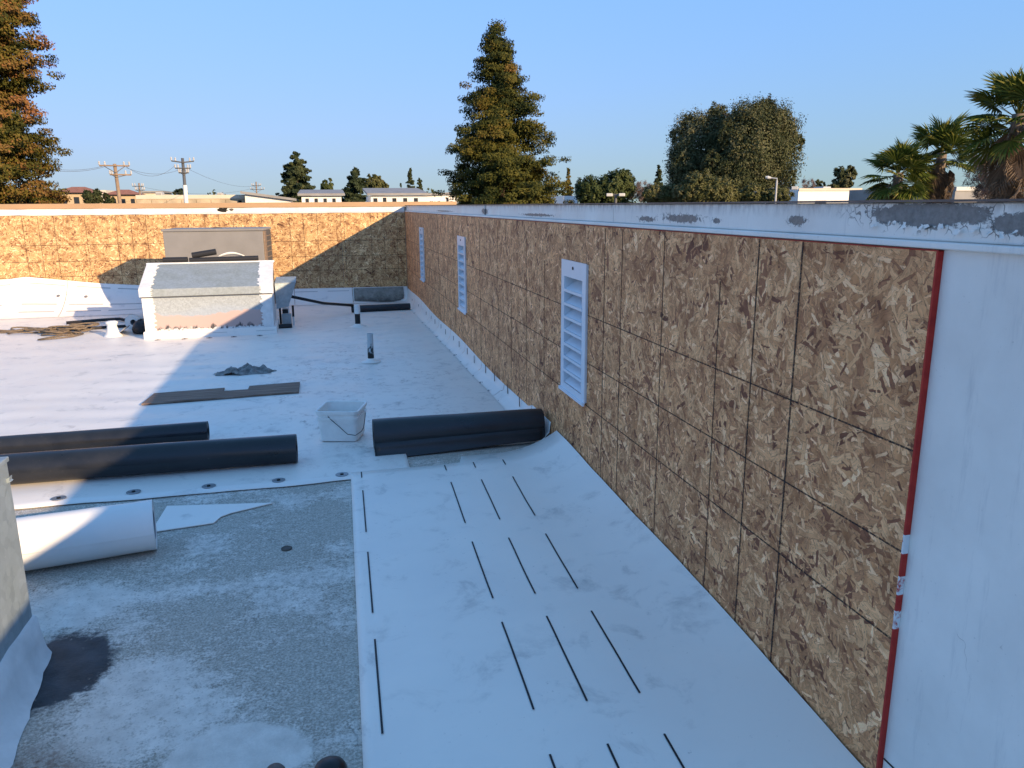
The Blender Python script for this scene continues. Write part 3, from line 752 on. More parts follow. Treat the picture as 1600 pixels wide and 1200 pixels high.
# ------------------------------------------------------------------ vent pipes
def pipe_thing(name, x, y, zt, r, label, mat, cap=None):
    z0 = field_z(x, y) if y > 4 else 0.
    t = thing(name, label, 'pipe', (x, y, z0))
    m = MB(); m.lathe([(r, .0), (r, zt-z0), (r*.8, zt-z0), (r*.78, zt-z0-.05), (.001, zt-z0-.05)], (x, y, z0-.002), 24); smooth_angle(m.build('pipe_body', mat, t))
    m = MB(); m.lathe([(r*3.2, 0), (r*3.1, .004), (r*1.7, .012), (r*1.18, .03), (r*1.1, .034), (r*1.02, .034)], (x, y, z0+.001), 28); m.build('pipe_boot', 'flash', t, smooth=True)
    if cap:
        m = MB(); m.lathe([(r*1.02, cap-z0), (r*1.12, cap-z0), (r*1.12, zt-z0+.008), (r*1.02, zt-z0+.02), (.001, zt-z0+.022)], (x, y, z0), 24); smooth_angle(m.build('white_cap', 'white_paint', t))
    return t
pipe_thing('vent_pipe', .32, 6.99, .235, .0285, 'black roof pipe with flaking white paint on its upper half', 'pipe')
pipe_thing('vent_pipe', .30, 9.58, .16, .033, 'black roof pipe with a white painted cap near the far corner', 'black_pipe', .07)
st = thing('pipe_stub', 'black rounded pipe stub standing on bare deck at the bottom edge', 'pipe', (-.068, 1.62, 0))
smooth_angle(MB().lathe([(.038, 0), (.037, .04), (.040, .041), (.040, .062), (.034, .074), (.018, .082), (.001, .084)], (-.068, 1.62, 0), 28).build('stub_body', 'black_pipe', st), 60)
MB().lathe([(.060, .001), (.055, .006), (.042, .014), (.0405, .016)], (-.068, 1.62, 0), 28).build('base_collar', 'black', st)
st = thing('pipe_stub', 'brownish capped pipe stub at the bottom edge left of the black one', 'pipe', (-.196, 1.655, 0))
smooth_angle(MB().lathe([(.022, 0), (.022, .045), (.024, .046), (.024, .056), (.018, .064), (.001, .066)], (-.196, 1.655, 0), 24).build('stub_body', 'brown_cap', st), 60)
# cone boot at left
cb = MB().lathe([(.105, 0), (.1, .006), (.078, .03), (.062, .075), (.052, .12), (.055, .135), (.066, .15), (.068, .165), (.05, .178), (.001, .18)], (-2.475, 9.58, field_z(-2.47, 9.58)), 26).build('pipe_boot_cone', 'white_paint', smooth=True)
tag(cb, 'small white flared pipe boot left of the metal hood', 'pipe boot')
# deck drain cap
tag(MB().lathe([(.022, 0), (.022, .004), (.017, .007), (.012, .004), (.001, .004)], (-.237, 3.03, .001), 20).build('deck_fastener', 'acdark'), 'small dark round fastener plate alone on the bare grey deck', 'fastener')

# ------------------------------------------------------------------ metal hood
hx0, hx1, hy = -2.04, -.665, 9.20
hd = thing('metal_hood', 'low galvanised metal roof hood edged with white mastic in front of the grey unit', 'roof hood', (-1.35, 9.5, -.09))
ROT = 1.2
def hb(m, *a, **k): return m.rotz(ROT, (-1.35, 9.2)).build(*a, **k)
zb = -.10
hb(MB().prism([(hx0+.03, hy+.02, .0), (hx0+.03, hy+.02, .40), (hx0+.03, hy+.62, .64), (hx0+.03, hy+.62, .0)], (hx1-hx0-.06, 0, 0)), 'body', 'hood_front', hd)
hb(MB().prism([(hx0-.01, hy-.006, .392), (hx0-.01, hy-.006, .478), (hx0-.01, hy+.60, .712), (hx0-.01, hy+.62, .705), (hx0-.01, hy+.62, .69), (hx0-.01, hy+.012, .46), (hx0-.01, hy+.012, .392)], (hx1-hx0+.02, 0, 0)), 'cap_sheet', 'galv_hood', hd, bevel=.004)
hb(MB().box(hx0-.012, hx1+.012, hy-.009, hy+.014, .386, .3915), 'drip_edge', 'acdark', hd)
# base curb wrap
hb(MB().prism([(hx0-.02, hy-.05, zb), (hx0-.02, hy-.02, zb+.02), (hx0-.02, hy-.012, .005), (hx0-.02, hy+.66, .005), (hx0-.02, hy+.68, zb)], (hx1-hx0+.05, 0, 0)), 'base_curb', 'flash', hd, bevel=.006)
for a, b_ in ((hx0+.04, hx0+.4), (hx0+.52, hx0+.86), (hx1-.2, hx1+.01)):
    hb(MB().box(a, b_, hy-.0175, hy-.013, -.035, -.031), 'seam_mark', MARKG, hd)
rr = np.random.default_rng(11)
def ragged(x0, x1, ya, za, yb, zb_, side, lift=.003, n=26, amp=.02):
    P = []
    for i in range(n+1):
        f = i/n; y = ya+(yb-ya)*f; z = za+(zb_-za)*f; e_ = amp*rr.uniform(-1, 1)
        a, c = (x0, x1+e_) if side > 0 else (x0+e_, x1)
        P.append([(a, y, z), ((a+c)/2, y-.001, z), (c, y, z)])
    return P
def strip(x0, x1, pts, side, name):
    m = MB()
    for (ya, za), (yb, zb_) in zip(pts[:-1], pts[1:]): m.grid(ragged(x0, x1, ya, za, yb, zb_, side))
    o = hb(m, name, 'white_paint', hd); s_ = o.modifiers.new('solid', 'SOLIDIFY'); s_.thickness = .006; return o
pts = [(hy-.002, .004), (hy-.002, .385)]; cap = [(hy-.012, .395), (hy-.012, .48)]; top = [(hy-.008, .484), (hy+.60, .719)]
strip(hx0+.0, hx0+.115, [(hy+.012, .004), (hy+.012, .384)], 1, 'mastic_band'); strip(hx1-.12, hx1+.0, [(hy+.012, .004), (hy+.012, .384)], -1, 'mastic_band')
strip(hx0-.02, hx0+.11, cap, 1, 'mastic_band'); strip(hx1-.12, hx1+.02, cap, -1, 'mastic_band')
strip(hx0-.02, hx0+.11, top, 1, 'mastic_band'); strip(hx1-.14, hx1+.02, top, -1, 'mastic_band')
hb(MB().prism([(hx1-.028, hy+.02, .0), (hx1-.028, hy+.01, .40), (hx1-.028, hy+.62, .69), (hx1-.028, hy+.62, .0)], (.03, 0, 0)), 'white_side', 'white_paint', hd)
hb(MB().prism([(hx0-.003, hy+.02, .0), (hx0-.003, hy+.01, .40), (hx0-.003, hy+.62, .69), (hx0-.003, hy+.62, .0)], (.03, 0, 0)), 'white_side', 'white_paint', hd)
hb(MB().box(hx0-.03, hx1+.03, hy+.60, hy+.65, .70, .725), 'ridge_trim', 'white_paint', hd, bevel=.006)
# flapping torn membrane corner at left
tag(MB().prism([(-2.22, 9.86, .44), (-2.02, 9.84, .53), (-2.18, 9.86, .33)], (0, .004, 0)).build('torn_flap', 'white_roll'), 'small torn white membrane corner sticking out left of the hood', 'scrap')

# black insulation pieces lying behind the ridge
def foam(x0, z0, x1, z1, y, r, label):
    tag(MB().tube([(x0, y, z0), ((x0+x1)/2, y, (z0+z1)/2), (x1, y, z1)], r, 14).build('pipe_insulation', 'black_foam', smooth=False), label, 'pipe insulation', 'black insulation pieces on the hood')
foam(-1.90, .752, -1.63, .752, 9.835, .034, 'short black insulation piece at the left end of the hood ridge')
foam(-1.61, .745, -.83, .755, 9.835, .030, 'long black insulation piece lying along the hood ridge')
foam(-1.58, .798, -1.31, .838, 9.87, .036, 'tilted black insulation piece resting on the longer one')
m = MB(); P = []
for i in range(13):
    u = i/12; P.append([(-1.29+.30*u, 9.86+.02*v, .785+.045*math.sin(math.pi*u)*(1-.3*v)-.02*v) for v in (0, .5, 1)])
o = m.grid(P).build('white_scrap', 'white_roll', smooth=True); s_ = o.modifiers.new('solid', 'SOLIDIFY'); s_.thickness = .004
tag(o, 'curved white scrap lying on the black insulation behind the hood', 'scrap')

# grey rooftop unit
ac = thing('rooftop_unit', 'large plain grey rooftop air conditioning unit behind the metal hood', 'air conditioner', (-1.4, 10.75, -.1))
def ab(m, *a, **k): return m.rotz(-4, (-.8, 10.4)).build(*a, **k)
ab(MB().box(-2.0, -.80, 10.40, 11.05, .05, 1.06), 'cabinet', 'acgrey', ac, bevel=.006)
ab(MB().box(-2.015, -.785, 10.385, 11.065, 1.061, 1.092), 'lid', 'acgrey', ac, bevel=.008)
ab(MB().box(-.799, -.780, 10.41, 10.56, .06, 1.055), 'corner_post', 'acbrown', ac, bevel=.003)
ab(MB().box(-.799, -.790, 10.565, 11.04, .06, 1.055), 'coil_guard', 'acdark', ac)
for k in range(14): ab(MB().box(-.7895, -.783, 10.57, 11.03, .1+.068*k, .112+.068*k), 'guard_slat', 'acbrown', ac)
ab(MB().box(-2.03, -.77, 10.37, 11.08, -.14, .049), 'curb', 'flash', ac, bevel=.006)
MB().lathe([(.06, 0), (.055, .01), (.02, .013), (.001, .014)], (-1.38, 10.75, 1.0925), 14).build('fan_hub', 'acdark', ac)

# sheet-metal rain hood and line-set stand right of the big hood
rh = thing('rain_hood', 'pale trapezoid sheet metal rain hood on the right flank of the metal hood', 'rain hood', (-.55, 9.8, .14))
MB().prism([(-.655, 9.72, .45), (-.415, 9.78, .45), (-.52, 9.76, .165), (-.655, 9.72, .145)], (0, .004, 0)).build('front_panel', 'galv', rh)
MB().prism([(-.655, 9.725, .452), (-.415, 9.785, .452), (-.415, 10.05, .50), (-.655, 10.05, .50)], (0, 0, .004)).build('top_panel', 'galv', rh)
MB().prism([(-.415, 9.787, .45), (-.415, 10.05, .50), (-.52, 10.05, .20), (-.52, 9.767, .165)], (.004, 0, 0)).build('side_panel', 'galv', rh)
ls = thing('line_set_stand', 'small pale stand with black fittings under the rain hood', 'stand', (-.57, 9.9, -.1))
MB().box(-.61, -.50, 9.86, 9.96, -.10, .06).build('block', 'galv', ls, bevel=.006)
MB().box(-.60, -.53, 9.85, 9.859, .07, .12).build('fitting', 'black_foam', ls)
MB().box(-.60, -.52, 9.86, 9.96, .061, .14).build('upper_block', 'white_paint', ls, bevel=.004)
MB().tube([(-.475, 9.9, -.10), (-.475, 9.9, .02)], .012, 10).build('post', 'white_paint', ls)
MB().tube([(-.475, 9.9, .02), (-.472, 9.9, .16)], .014, 10).build('post_sleeve', 'black_pipe', ls)
MB().tube([(-.632, 9.95, -.1), (-.632, 9.95, .13)], .014, 10).build('pipe_riser', 'black_pipe', ls)
tag(MB().tube([(-.655, 9.70, -.072), (-.49, 9.72, -.074)], .033, 16).build('short_pipe', 'black_pipe'), 'short black pipe offcut on the roof right of the metal hood', 'pipe')
tag(MB().tube([(-.49, 9.98, .262), (-.1, 10.5, .10), (.29, 11.02, -.006)], .019, 12).build('drain_pipe', 'black_pipe', smooth=True), 'thin black pipe slanting from the rain hood to the corner roll', 'pipe')

# ------------------------------------------------------------------ rope and cable at left
def rope_pile():
    r_ = np.random.default_rng(5); m = MB()
    pts = [(-4.6, 10.55), (-4.15, 10.35), (-3.85, 10.30), (-3.55, 10.42), (-3.3, 10.5), (-3.0, 10.45), (-2.85, 10.3)]
    m2 = []
    for i in range(40):
        f = i/39*(len(pts)-1); k = min(int(f), len(pts)-2); u = f-k
        x = pts[k][0]*(1-u)+pts[k+1][0]*u; y = pts[k][1]*(1-u)+pts[k+1][1]*u+.05*math.sin(f*5); m2.append((x, y, field_z(x, y)+.018))
    m.tube(m2, .011, 6)
    for q in range(17):
        cx, cy = (-3.0+r_.normal()*.12, 9.95+r_.normal()*.10) if q < 12 else (-3.55+r_.normal()*.2, 10.25+r_.normal()*.1)
        a, b_ = r_.uniform(.1, .3), r_.uniform(.05, .13); ph = r_.uniform(0, 6.28); zt = .015+.007*q if q < 12 else .02
        tl = r_.uniform(-.5, .5)
        m.tube([(cx+a*math.cos(t_+ph)*math.cos(tl)-b_*math.sin(t_+ph)*math.sin(tl), cy+a*math.cos(t_+ph)*math.sin(tl)+b_*math.sin(t_+ph)*math.cos(tl), field_z(cx, cy)+zt+.012*math.sin(2*t_+q)) for t_ in np.linspace(0, 5.6, 22)], .010, 6)
    m.tube([(x, y, field_z(x, y)+.014) for x, y in ((-3.0, 9.85), (-3.12, 9.6), (-3.2, 9.42), (-3.05, 9.47), (-2.9, 9.6), (-2.85, 9.8))], .010, 6)
    return m.build('rope', 'rope', smooth=True)
tag(rope_pile(), 'tangled tan rope lying in a heap at far left of the roof', 'rope')
m = MB()
cp = [(-3.35, 10.9), (-3.0, 11.0), (-2.75, 11.05), (-2.55, 10.75), (-2.45, 10.9), (-2.2, 11.2)]
m.tube([(x, y, field_z(x, y)+.022+.01*math.sin(i)) for i, (x, y) in enumerate(cp)], .02, 8)
m.tube([(x, y+.03*math.sin(x*9), field_z(x, y)+.02) for x, y in [(-3.25+.05*i, 10.25+.004*i) for i in range(16)]], .018, 8)
tag(m.build('cable', 'cable', smooth=True), 'dark cable running behind the rope heap toward the hood', 'cable')
bxx = thing('black_bag', 'crumpled black scrap tucked against the left foot of the metal hood', 'scrap', (-2.16, 9.75, -.1))
P = []
for i in range(13):
    P.append([(-2.20+.11*math.cos(a)*math.sin(math.pi*i/12)*(1+.15*math.sin(3*a+i)), 9.80+.2*math.sin(a)*math.sin(math.pi*i/12), -.02-.085*math.cos(math.pi*i/12)+.012*math.sin(4*a+i)) for a in np.linspace(0, 2*math.pi, 17)])
MB().grid(P).build('crumple', 'black_foam', bxx, smooth=True)

# ------------------------------------------------------------------ near-left sheet-metal curb
lu = thing('sheet_metal_curb', 'galvanised sheet metal duct box at the left edge with white flashed base', 'duct box', (-1.4, 2.0, 0))
MB().box(-1.9, -.953, 1.3, 2.425, .11, .636).build('duct_wall', 'galv', lu, bevel=.003)
MB().box(-1.905, -.948, 1.295, 2.43, .637, .652).build('top_rim', 'galv', lu, bevel=.003)
MB().prism([(-.953, 2.4, .592), (-.944, 2.4, .597), (-.946, 2.4, .585), (-.942, 2.4, .582), (-.953, 2.4, .578)], (0, .02, 0)).build('torn_tab', 'galv', lu)
P = []
for i in range(31):
    y = 2.432-1.14*i/30; fl = .012+.07*min(1, i/14)+.003*wig(i*.9)
    P.append([(-.9528, y, .135+.006*wig(y*5)), (-.944, y, .128+.005*wig(y*5)), (-.938-fl*.25, y, .06) if False else (-.940+fl*.2, y, .07+.003*wig(y*9)), (-.936+fl*.55, y, .025), (-.93+fl, y, .003)])
MB().grid(P).build('base_flashing', 'white_paint', lu, smooth=True)
P = []
for i in range(12):
    x = -.945-.9*i/11; P.append([(x, 2.4255, .134), (x, 2.435, .12), (x, 2.44, .05), (x, 2.475, .003)])
MB().grid(P).build('base_flashing', 'white_paint', lu, smooth=True)

# ================================================================== the town beyond
def spot(px, dist, py=None):       # bearing (and height) of a far thing, at its real distance
    d = Fw+Rt*((px-800)/1200)-Up*((600-0 if py is None else 0)*0)
    d = Fw*1.0+Rt*((px-800)/1200)+Up*((600-(322 if py is None else py))/1200)
    d = d/math.hypot(d.x, d.y)
    p = EYE+d*dist
    return Vector((p.x, p.y, p.z))
GZ = -5.0
def leaf_object(name, mat, parent, cen, length, width, tint, droop=.0, seed=0, out=None, bias=1.3):
    r_ = np.random.default_rng(seed); n = len(cen)
    g_ = r_.normal(size=(n, 3))
    if out is not None: g_ = g_*.8+out*bias
    g_ /= np.linalg.norm(g_, axis=1)[:, None]
    a = r_.normal(size=(n, 3)); a[:, 2] -= droop*1.5
    a -= g_*(a*g_).sum(1)[:, None]; a /= np.linalg.norm(a, axis=1)[:, None]
    b_ = np.cross(g_, a)
    L = (length*r_.uniform(.6, 1.3, n))[:, None]; Wd = (width*r_.uniform(.7, 1.3, n))[:, None]
    v = np.stack([cen-a*L*.5, cen+b_*Wd*.5, cen+a*L*.5, cen-b_*Wd*.5], 1).reshape(-1, 3)
    me = bpy.data.meshes.new(name); me.vertices.add(4*n); me.vertices.foreach_set('co', v.ravel())
    me.loops.add(4*n); me.loops.foreach_set('vertex_index', np.arange(4*n, dtype=np.int32))
    me.polygons.add(n); me.polygons.foreach_set('loop_start', np.arange(0, 4*n, 4, dtype=np.int32)); me.polygons.foreach_set('loop_total', np.full(n, 4, dtype=np.int32))
    at = me.attributes.new('tint', 'FLOAT', 'POINT'); at.data.foreach_set('value', np.repeat(tint, 4).astype(np.float32))
    me.update(); me.validate()
    return link(name, me, mat, parent)
def trunk_mesh(base, top, r0, limbs=()):
    m = MB(); b_, t_ = Vector(base), Vector(top); n = 7
    m.tube([b_.lerp(t_, i/n)+Vector((.06*math.sin(i*1.7), .06*math.cos(i*2.1), 0))*(r0*3) for i in range(n+1)], [r0*(1-.85*i/n) for i in range(n+1)], 10)
    for p, q, r_ in limbs: m.tube([p, Vector(p).lerp(Vector(q), .5)+Vector((0, 0, .05)), q], [r_, r_*.6, r_*.2], 6)
    return m
def conifer(name, label, px, dist, ptop, wpx, mat, nb=260, per=200, seed=1, leafL=.2, leafW=.085, zlow=None, pw=.8, cut=None, tilt=0., brown=.5, ragged_=.28, cat='tree', group=None, cl=9):
    base = spot(px, dist); base.z = GZ; top = spot(px+tilt, dist, ptop)
    sc_ = dist/1200*1.03; Rm = wpx*.5*sc_
    r_ = np.random.default_rng(seed)
    z0 = (GZ+1.2) if zlow is None else zlow
    H_ = top.z-z0; cen = []; tin = []; limbs = []; outs = []
    ax = Vector((base.x, base.y, 0)); axt = Vector((top.x, top.y, 0))
    for i in range(nb):
        t_ = r_.uniform(0, 1)**1.15; az = r_.uniform(0, 2*math.pi)
        lob = 1+ragged_*(math.sin(3*az+seed+t_*9)+math.sin(5*az-t_*17+seed))*.5
        Rr = Rm*(1-t_)**pw*lob*r_.uniform(.75, 1.12)+.05*Rm*(1-t_)
        if t_ < .12: Rr *= .75+t_*2
        c0 = ax.lerp(axt, t_); hz = z0+H_*t_
        btint = np.clip(r_.normal(brown, .19), 0, 1)
        tip = np.array([c0.x+Rr*math.cos(az), c0.y+Rr*math.sin(az), hz+Rr*r_.uniform(-.12, .2)])
        st_ = np.array([c0.x, c0.y, hz-Rr*.1])
        if i % 3 == 0: limbs.append((tuple(st_), tuple(st_+(tip-st_)*.85), max(.012, Rr*.012)))
        k = max(10, int(per*Rr/Rm))
        ncl = max(2, int(cl*Rr/Rm))
        for q in range(ncl):
            s_ = .3+.7*(q+r_.uniform(0, 1))/ncl
            cc = st_+(tip-st_)*s_+r_.normal(size=3)*Rr*.07
            nn = max(4, k//ncl)
            sp = (.026+.038*(1-s_*.7))*Rm*1.1+.02
            pts = cc+np.clip(r_.normal(size=(nn, 3)), -1.45, 1.45)*sp*np.array([1, 1, .5])
            cen.append(pts); tin.append(np.clip(btint+r_.normal(size=nn)*.10+(.08 if s_ > .8 else -.06), 0, 1))
            hd_ = np.array([math.cos(az), math.sin(az), .35]); outs.append(hd_*.9+(pts-cc)/sp*.45)
    nn = 60
    tt = r_.uniform(.93, 1.012, nn); cen.append(np.stack([axt.x+r_.normal(size=nn)*Rm*.03, axt.y+r_.normal(size=nn)*Rm*.03, z0+H_*tt], 1)); tin.append(np.full(nn, .3)); outs.append(r_.normal(size=(nn, 3))*.5)
    cen = np.concatenate(cen); tin = np.concatenate(tin); outs = np.concatenate(outs)
    t = thing(name, label, cat, base, group)
    trunk_mesh(base, (axt.x, axt.y, z0+H_*.97), max(.06, Rm*.075), limbs).build('trunk', 'bark', t, smooth=True)
    leaf_object('crown', mat, t, cen, leafL, leafW, tin, .0, seed, outs)
    return t
def round_tree(name, label, px, dist, lobes, mat, n=20000, seed=1, leafL=.3, leafW=.12, droop=.4, cat='tree', group=None, trunkr=.25, shell=.55, clr=.075):
    # lobes: (px, py, half-width px, half-height px, depth offset m)
    base = spot(px, dist); base.z = GZ; k = dist/1200*1.03; r_ = np.random.default_rng(seed)
    cen, tin, limbs, outs = [], [], [], []
    vol = np.array([l[2]*l[3] for l in lobes], float); vol /= vol.sum()
    t = thing(name, label, cat, base, group)
    for (lx, ly, hw, hh, dy), v in zip(lobes, vol):
        c = np.array(spot(lx, dist+dy, ly)); rad = np.array([hw*k, min(hw*k, hw*k)*.9, hh*k])
        per = 26; ncl = max(4, int(n*v/per)); lt = r_.normal()*.12
        d = r_.normal(size=(ncl, 3)); d /= np.linalg.norm(d, axis=1)[:, None]
        rr_ = (shell+(1-shell)*r_.uniform(0, 1, ncl)**.6)*(1+.13*np.sin(d[:, 0]*7+seed)*np.sin(d[:, 2]*6+d[:, 1]*5))
        cc = c+d*rr_[:, None]*rad
        for j in range(ncl):
            pts = cc[j]+np.clip(r_.normal(size=(per, 3)), -1.45, 1.45)*np.array([1, 1, 1.15])*clr*rad.max()
            cen.append(pts); tin.append(np.clip(r_.normal(.48, .2)+lt+r_.normal(size=per)*.12, 0, 1)); outs.append(d[j]*.9+np.array([0, 0, .25])+(pts-cc[j])/(clr*rad.max())*.45)
        for j in range(0, ncl, max(1, ncl//7)): limbs.append(((base.x, base.y, c[2]-rad[2]*.9), tuple(cc[j]), trunkr*.25))
    cen = np.concatenate(cen); tin = np.concatenate(tin); outs = np.concatenate(outs)
    zt = max(spot(l[0], dist, l[1]).z for l in lobes)
    trunk_mesh(base, (base.x, base.y, zt), trunkr, limbs).build('trunk', 'bark', t, smooth=True)
    leaf_object('crown', mat, t, cen, leafL, leafW, tin, droop, seed, outs, .2 if mat == 'twig' else 1.3)
    return t

conifer('cedar_tree', 'tall pointed browning conifer standing behind the middle of the right wall', 792, 40, 34, 222, 'leaf_cedar', nb=390, per=1150, seed=4, leafL=.125, leafW=.058, pw=.80, tilt=-17, brown=.25, ragged_=.24, cl=10, zlow=-1.5)
conifer('cedar_tree', 'large reddish-brown conifer cut off by the left edge of the photo', -58, 24, -330, 205, 'leaf_redcedar', nb=430, per=1200, seed=9, leafL=.085, leafW=.04, pw=.62, brown=.34, ragged_=.18, cl=12, zlow=-1.)
re_ = np.random.default_rng(31)
EL = [(1085, 238, 36, 58, 0), (1075, 268, 32, 42, -1), (1172, 232, 46, 62, -2), (1210, 240, 36, 66, 0), (1150, 268, 46, 42, -2), (1192, 198, 36, 34, 1), (1128, 200, 28, 28, 1)]
for k in range(46):                         # hanging boughs over the main masses
    l = EL[k % 7]; th = re_.uniform(0, 2*math.pi)
    EL.append((l[0]+l[2]*.95*math.cos(th), l[1]-l[3]*.85*math.sin(th)+4, re_.uniform(7, 15), re_.uniform(12, 22), l[4]+re_.uniform(-2.5, 1)))
round_tree('eucalyptus_tree', 'big rounded grey-green tree, the tallest broad crown at right', 1165, 70, EL, 'leaf_euc', n=190000, seed=3, leafL=.21, leafW=.085, droop=.55, trunkr=.4, shell=.55, clr=.075)
far = 'trees beyond the rear wall'
conifer('pine_tree', 'tall dense dark pine above the rear wall, left of the white shed', 463, 110, 239, 56, 'leaf_pine', nb=150, per=286, seed=5, leafL=0.40, leafW=0.20, pw=.42, brown=.45, ragged_=.15, group=far, zlow=.2)
conifer('pine_tree', 'dense dark pine between the two white sheds', 555, 110, 263, 48, 'leaf_pine', nb=130, per=264, seed=6, leafL=0.36, leafW=0.18, pw=.6, brown=.4, group=far, zlow=.2)
round_tree('broadleaf_tree', 'small round green tree above the left white shed roof', 510, 130, [(511, 289, 8, 10, 0), (507, 293, 5, 6, 0)], 'leaf_green', n=1500, seed=7, leafL=.5, leafW=.3, group=far, trunkr=.2)
round_tree('broadleaf_tree', 'rounded olive tree right of the dense pine by the white shed', 587, 115, [(585, 289, 15, 15, 0), (595, 294, 10, 12, 1)], 'leaf_olive', n=3500, seed=8, leafL=.5, leafW=.3, group=far, trunkr=.2)
conifer('pine_tree', 'slim pointed pine above the right white shed, taller of two', 641, 120, 264, 20, 'leaf_pine', nb=60, per=154, seed=10, leafL=0.36, leafW=0.18, pw=.6, brown=.6, group=far, zlow=.2)
conifer('pine_tree', 'slim pine right of the taller pointed one above the shed', 655, 122, 279, 20, 'leaf_pine', nb=60, per=154, seed=11, leafL=0.36, leafW=0.18, pw=.5, brown=.6, group=far, zlow=.2)
conifer('pine_tree', 'tiny dark pine tip left of the slim pointed pines', 626, 140, 287, 12, 'leaf_pine', nb=40, per=110, seed=12, leafL=0.36, leafW=0.19, group=far, zlow=.2)
conifer('pine_tree', 'faint slim conifer just right of the tall browning conifer', 888, 90, 264, 26, 'leaf_cedar', nb=60, per=176, seed=13, leafL=0.29, leafW=0.15, brown=.5, group=far, zlow=.2)
conifer('pine_tree', 'narrow dark conifer at the left foot of the big rounded tree', 1029, 85, 259, 24, 'leaf_pine', nb=70, per=198, seed=14, leafL=0.29, leafW=0.15, pw=.6, group=far, zlow=.2)
sh = 'shrubs and trees behind the right wall'
round_tree('leafy_tree', 'bushy green tree with twin flood lamps in front of it', 945, 48, [(925, 300, 26, 22, 0), (965, 295, 26, 26, 0), (945, 305, 30, 20, 0), (975, 285, 14, 18, 0)], 'leaf_green', n=21600, seed=15, leafL=0.17, leafW=0.079, group=sh, trunkr=.12)
round_tree('leafy_tree', 'wide olive shrub in front of the big rounded tree', 1100, 46, [(1095, 296, 28, 24, 0), (1125, 300, 28, 20, 0), (1075, 304, 22, 16, 0)], 'leaf_olive', n=21600, seed=16, leafL=0.15, leafW=0.066, group=sh, trunkr=.12)
round_tree('leafy_tree', 'small olive shrub left of the wide one behind the wall', 1033, 47, [(1025, 303, 20, 14, 0), (1046, 305, 16, 15, 0)], 'leaf_olive', n=9600, seed=17, leafL=0.15, leafW=0.066, group=sh, trunkr=.1)
round_tree('leafy_tree', 'low olive shrub beside the white building, right of the wide one', 1185, 47, [(1178, 303, 20, 13, 0), (1150, 308, 18, 10, 0), (1215, 306, 20, 13, 0)], 'leaf_olive', n=12000, seed=18, leafL=0.15, leafW=0.066, group=sh, trunkr=.1)
round_tree('broadleaf_tree', 'small dark round tree above the white building at right', 1317, 120, [(1312, 276, 10, 14, 0), (1326, 278, 9, 15, 0)], 'leaf_euc', n=3000, seed=19, leafL=.5, leafW=.25, group=sh, trunkr=.2)
round_tree('broadleaf_tree', 'tiny olive treetop on the left end of the white building', 1283, 120, [(1281, 291, 8, 9, 0), (1304, 295, 12, 6, 0)], 'leaf_olive', n=1600, seed=20, leafL=.4, leafW=.22, group=sh, trunkr=.15)
round_tree('bare_tree', 'leafless reddish twiggy tree left of the big rounded tree', 1003, 100, [(1000, 298, 18, 14, 0), (985, 300, 10, 12, 0)], 'twig', n=1500, seed=21, leafL=.9, leafW=.05, droop=-.2, group=sh, trunkr=.12, shell=.2)
round_tree('bare_tree', 'leafless twiggy tree between the palms at far right', 1545, 34, [(1545, 292, 24, 26, 0), (1530, 270, 14, 30, 0)], 'twig', n=2200, seed=22, leafL=.42, leafW=.02, droop=-.2, group=sh, trunkr=.06, shell=.2)
round_tree('bare_tree', 'pale leafless treetop right of the big rounded tree', 1263, 110, [(1262, 292, 12, 12, 0)], 'twig', n=500, seed=23, leafL=.9, leafW=.05, droop=-.2, group=sh, trunkr=.1, shell=.2)
round_tree('broadleaf_tree', 'small palm-like shrub between the red-roofed houses', 140, 76, [(140, 308, 9, 9, 0), (152, 306, 5, 8, 0)], 'leaf_pine', n=900, seed=24, leafL=.5, leafW=.2, group=far, trunkr=.12)
round_tree('broadleaf_tree', 'dark shrub just left of the leaning utility pole', 168, 76, [(168, 312, 8, 7, 0)], 'leaf_pine', n=600, seed=25, leafL=.4, leafW=.2, group=far, trunkr=.12)
round_tree('broadleaf_tree', 'dark low tree at the foot of the twin-arm pole', 281, 120, [(283, 302, 9, 5, 0), (272, 304, 5, 3, 0)], 'leaf_pine', n=600, seed=26, leafL=.5, leafW=.25, group=far, trunkr=.12)
round_tree('leafy_tree', 'low greenery at the foot of the large reddish conifer', 62, 26, [(60, 312, 26, 12, 0), (88, 313, 12, 8, 0)], 'leaf_redcedar', n=6000, seed=27, leafL=0.09, leafW=0.040, group=far, trunkr=.05)

rb = np.random.default_rng(77); nb_ = 16000
pxs = rb.uniform(-500, 2100, nb_); hh = 7.+3.2*np.sin(pxs*.021)+2.2*np.sin(pxs*.057+1)+1.2*np.sin(pxs*.13+2)
cen = []
for a_, h_ in zip(pxs, hh):
    q = spot(a_, rb.uniform(330, 420)); cen.append((q.x, q.y, GZ+h_*rb.uniform(0, 1)**.7+rb.normal()*.5))
belt = leaf_object('far_woodland', 'leaf_pine', None, np.array(cen), 1.5, 1.0, np.clip(rb.normal(.65, .25, nb_), 0, 1), 0, 78); belt['kind'] = 'stuff'
belt['label'] = 'low hazy band of distant trees along the horizon'
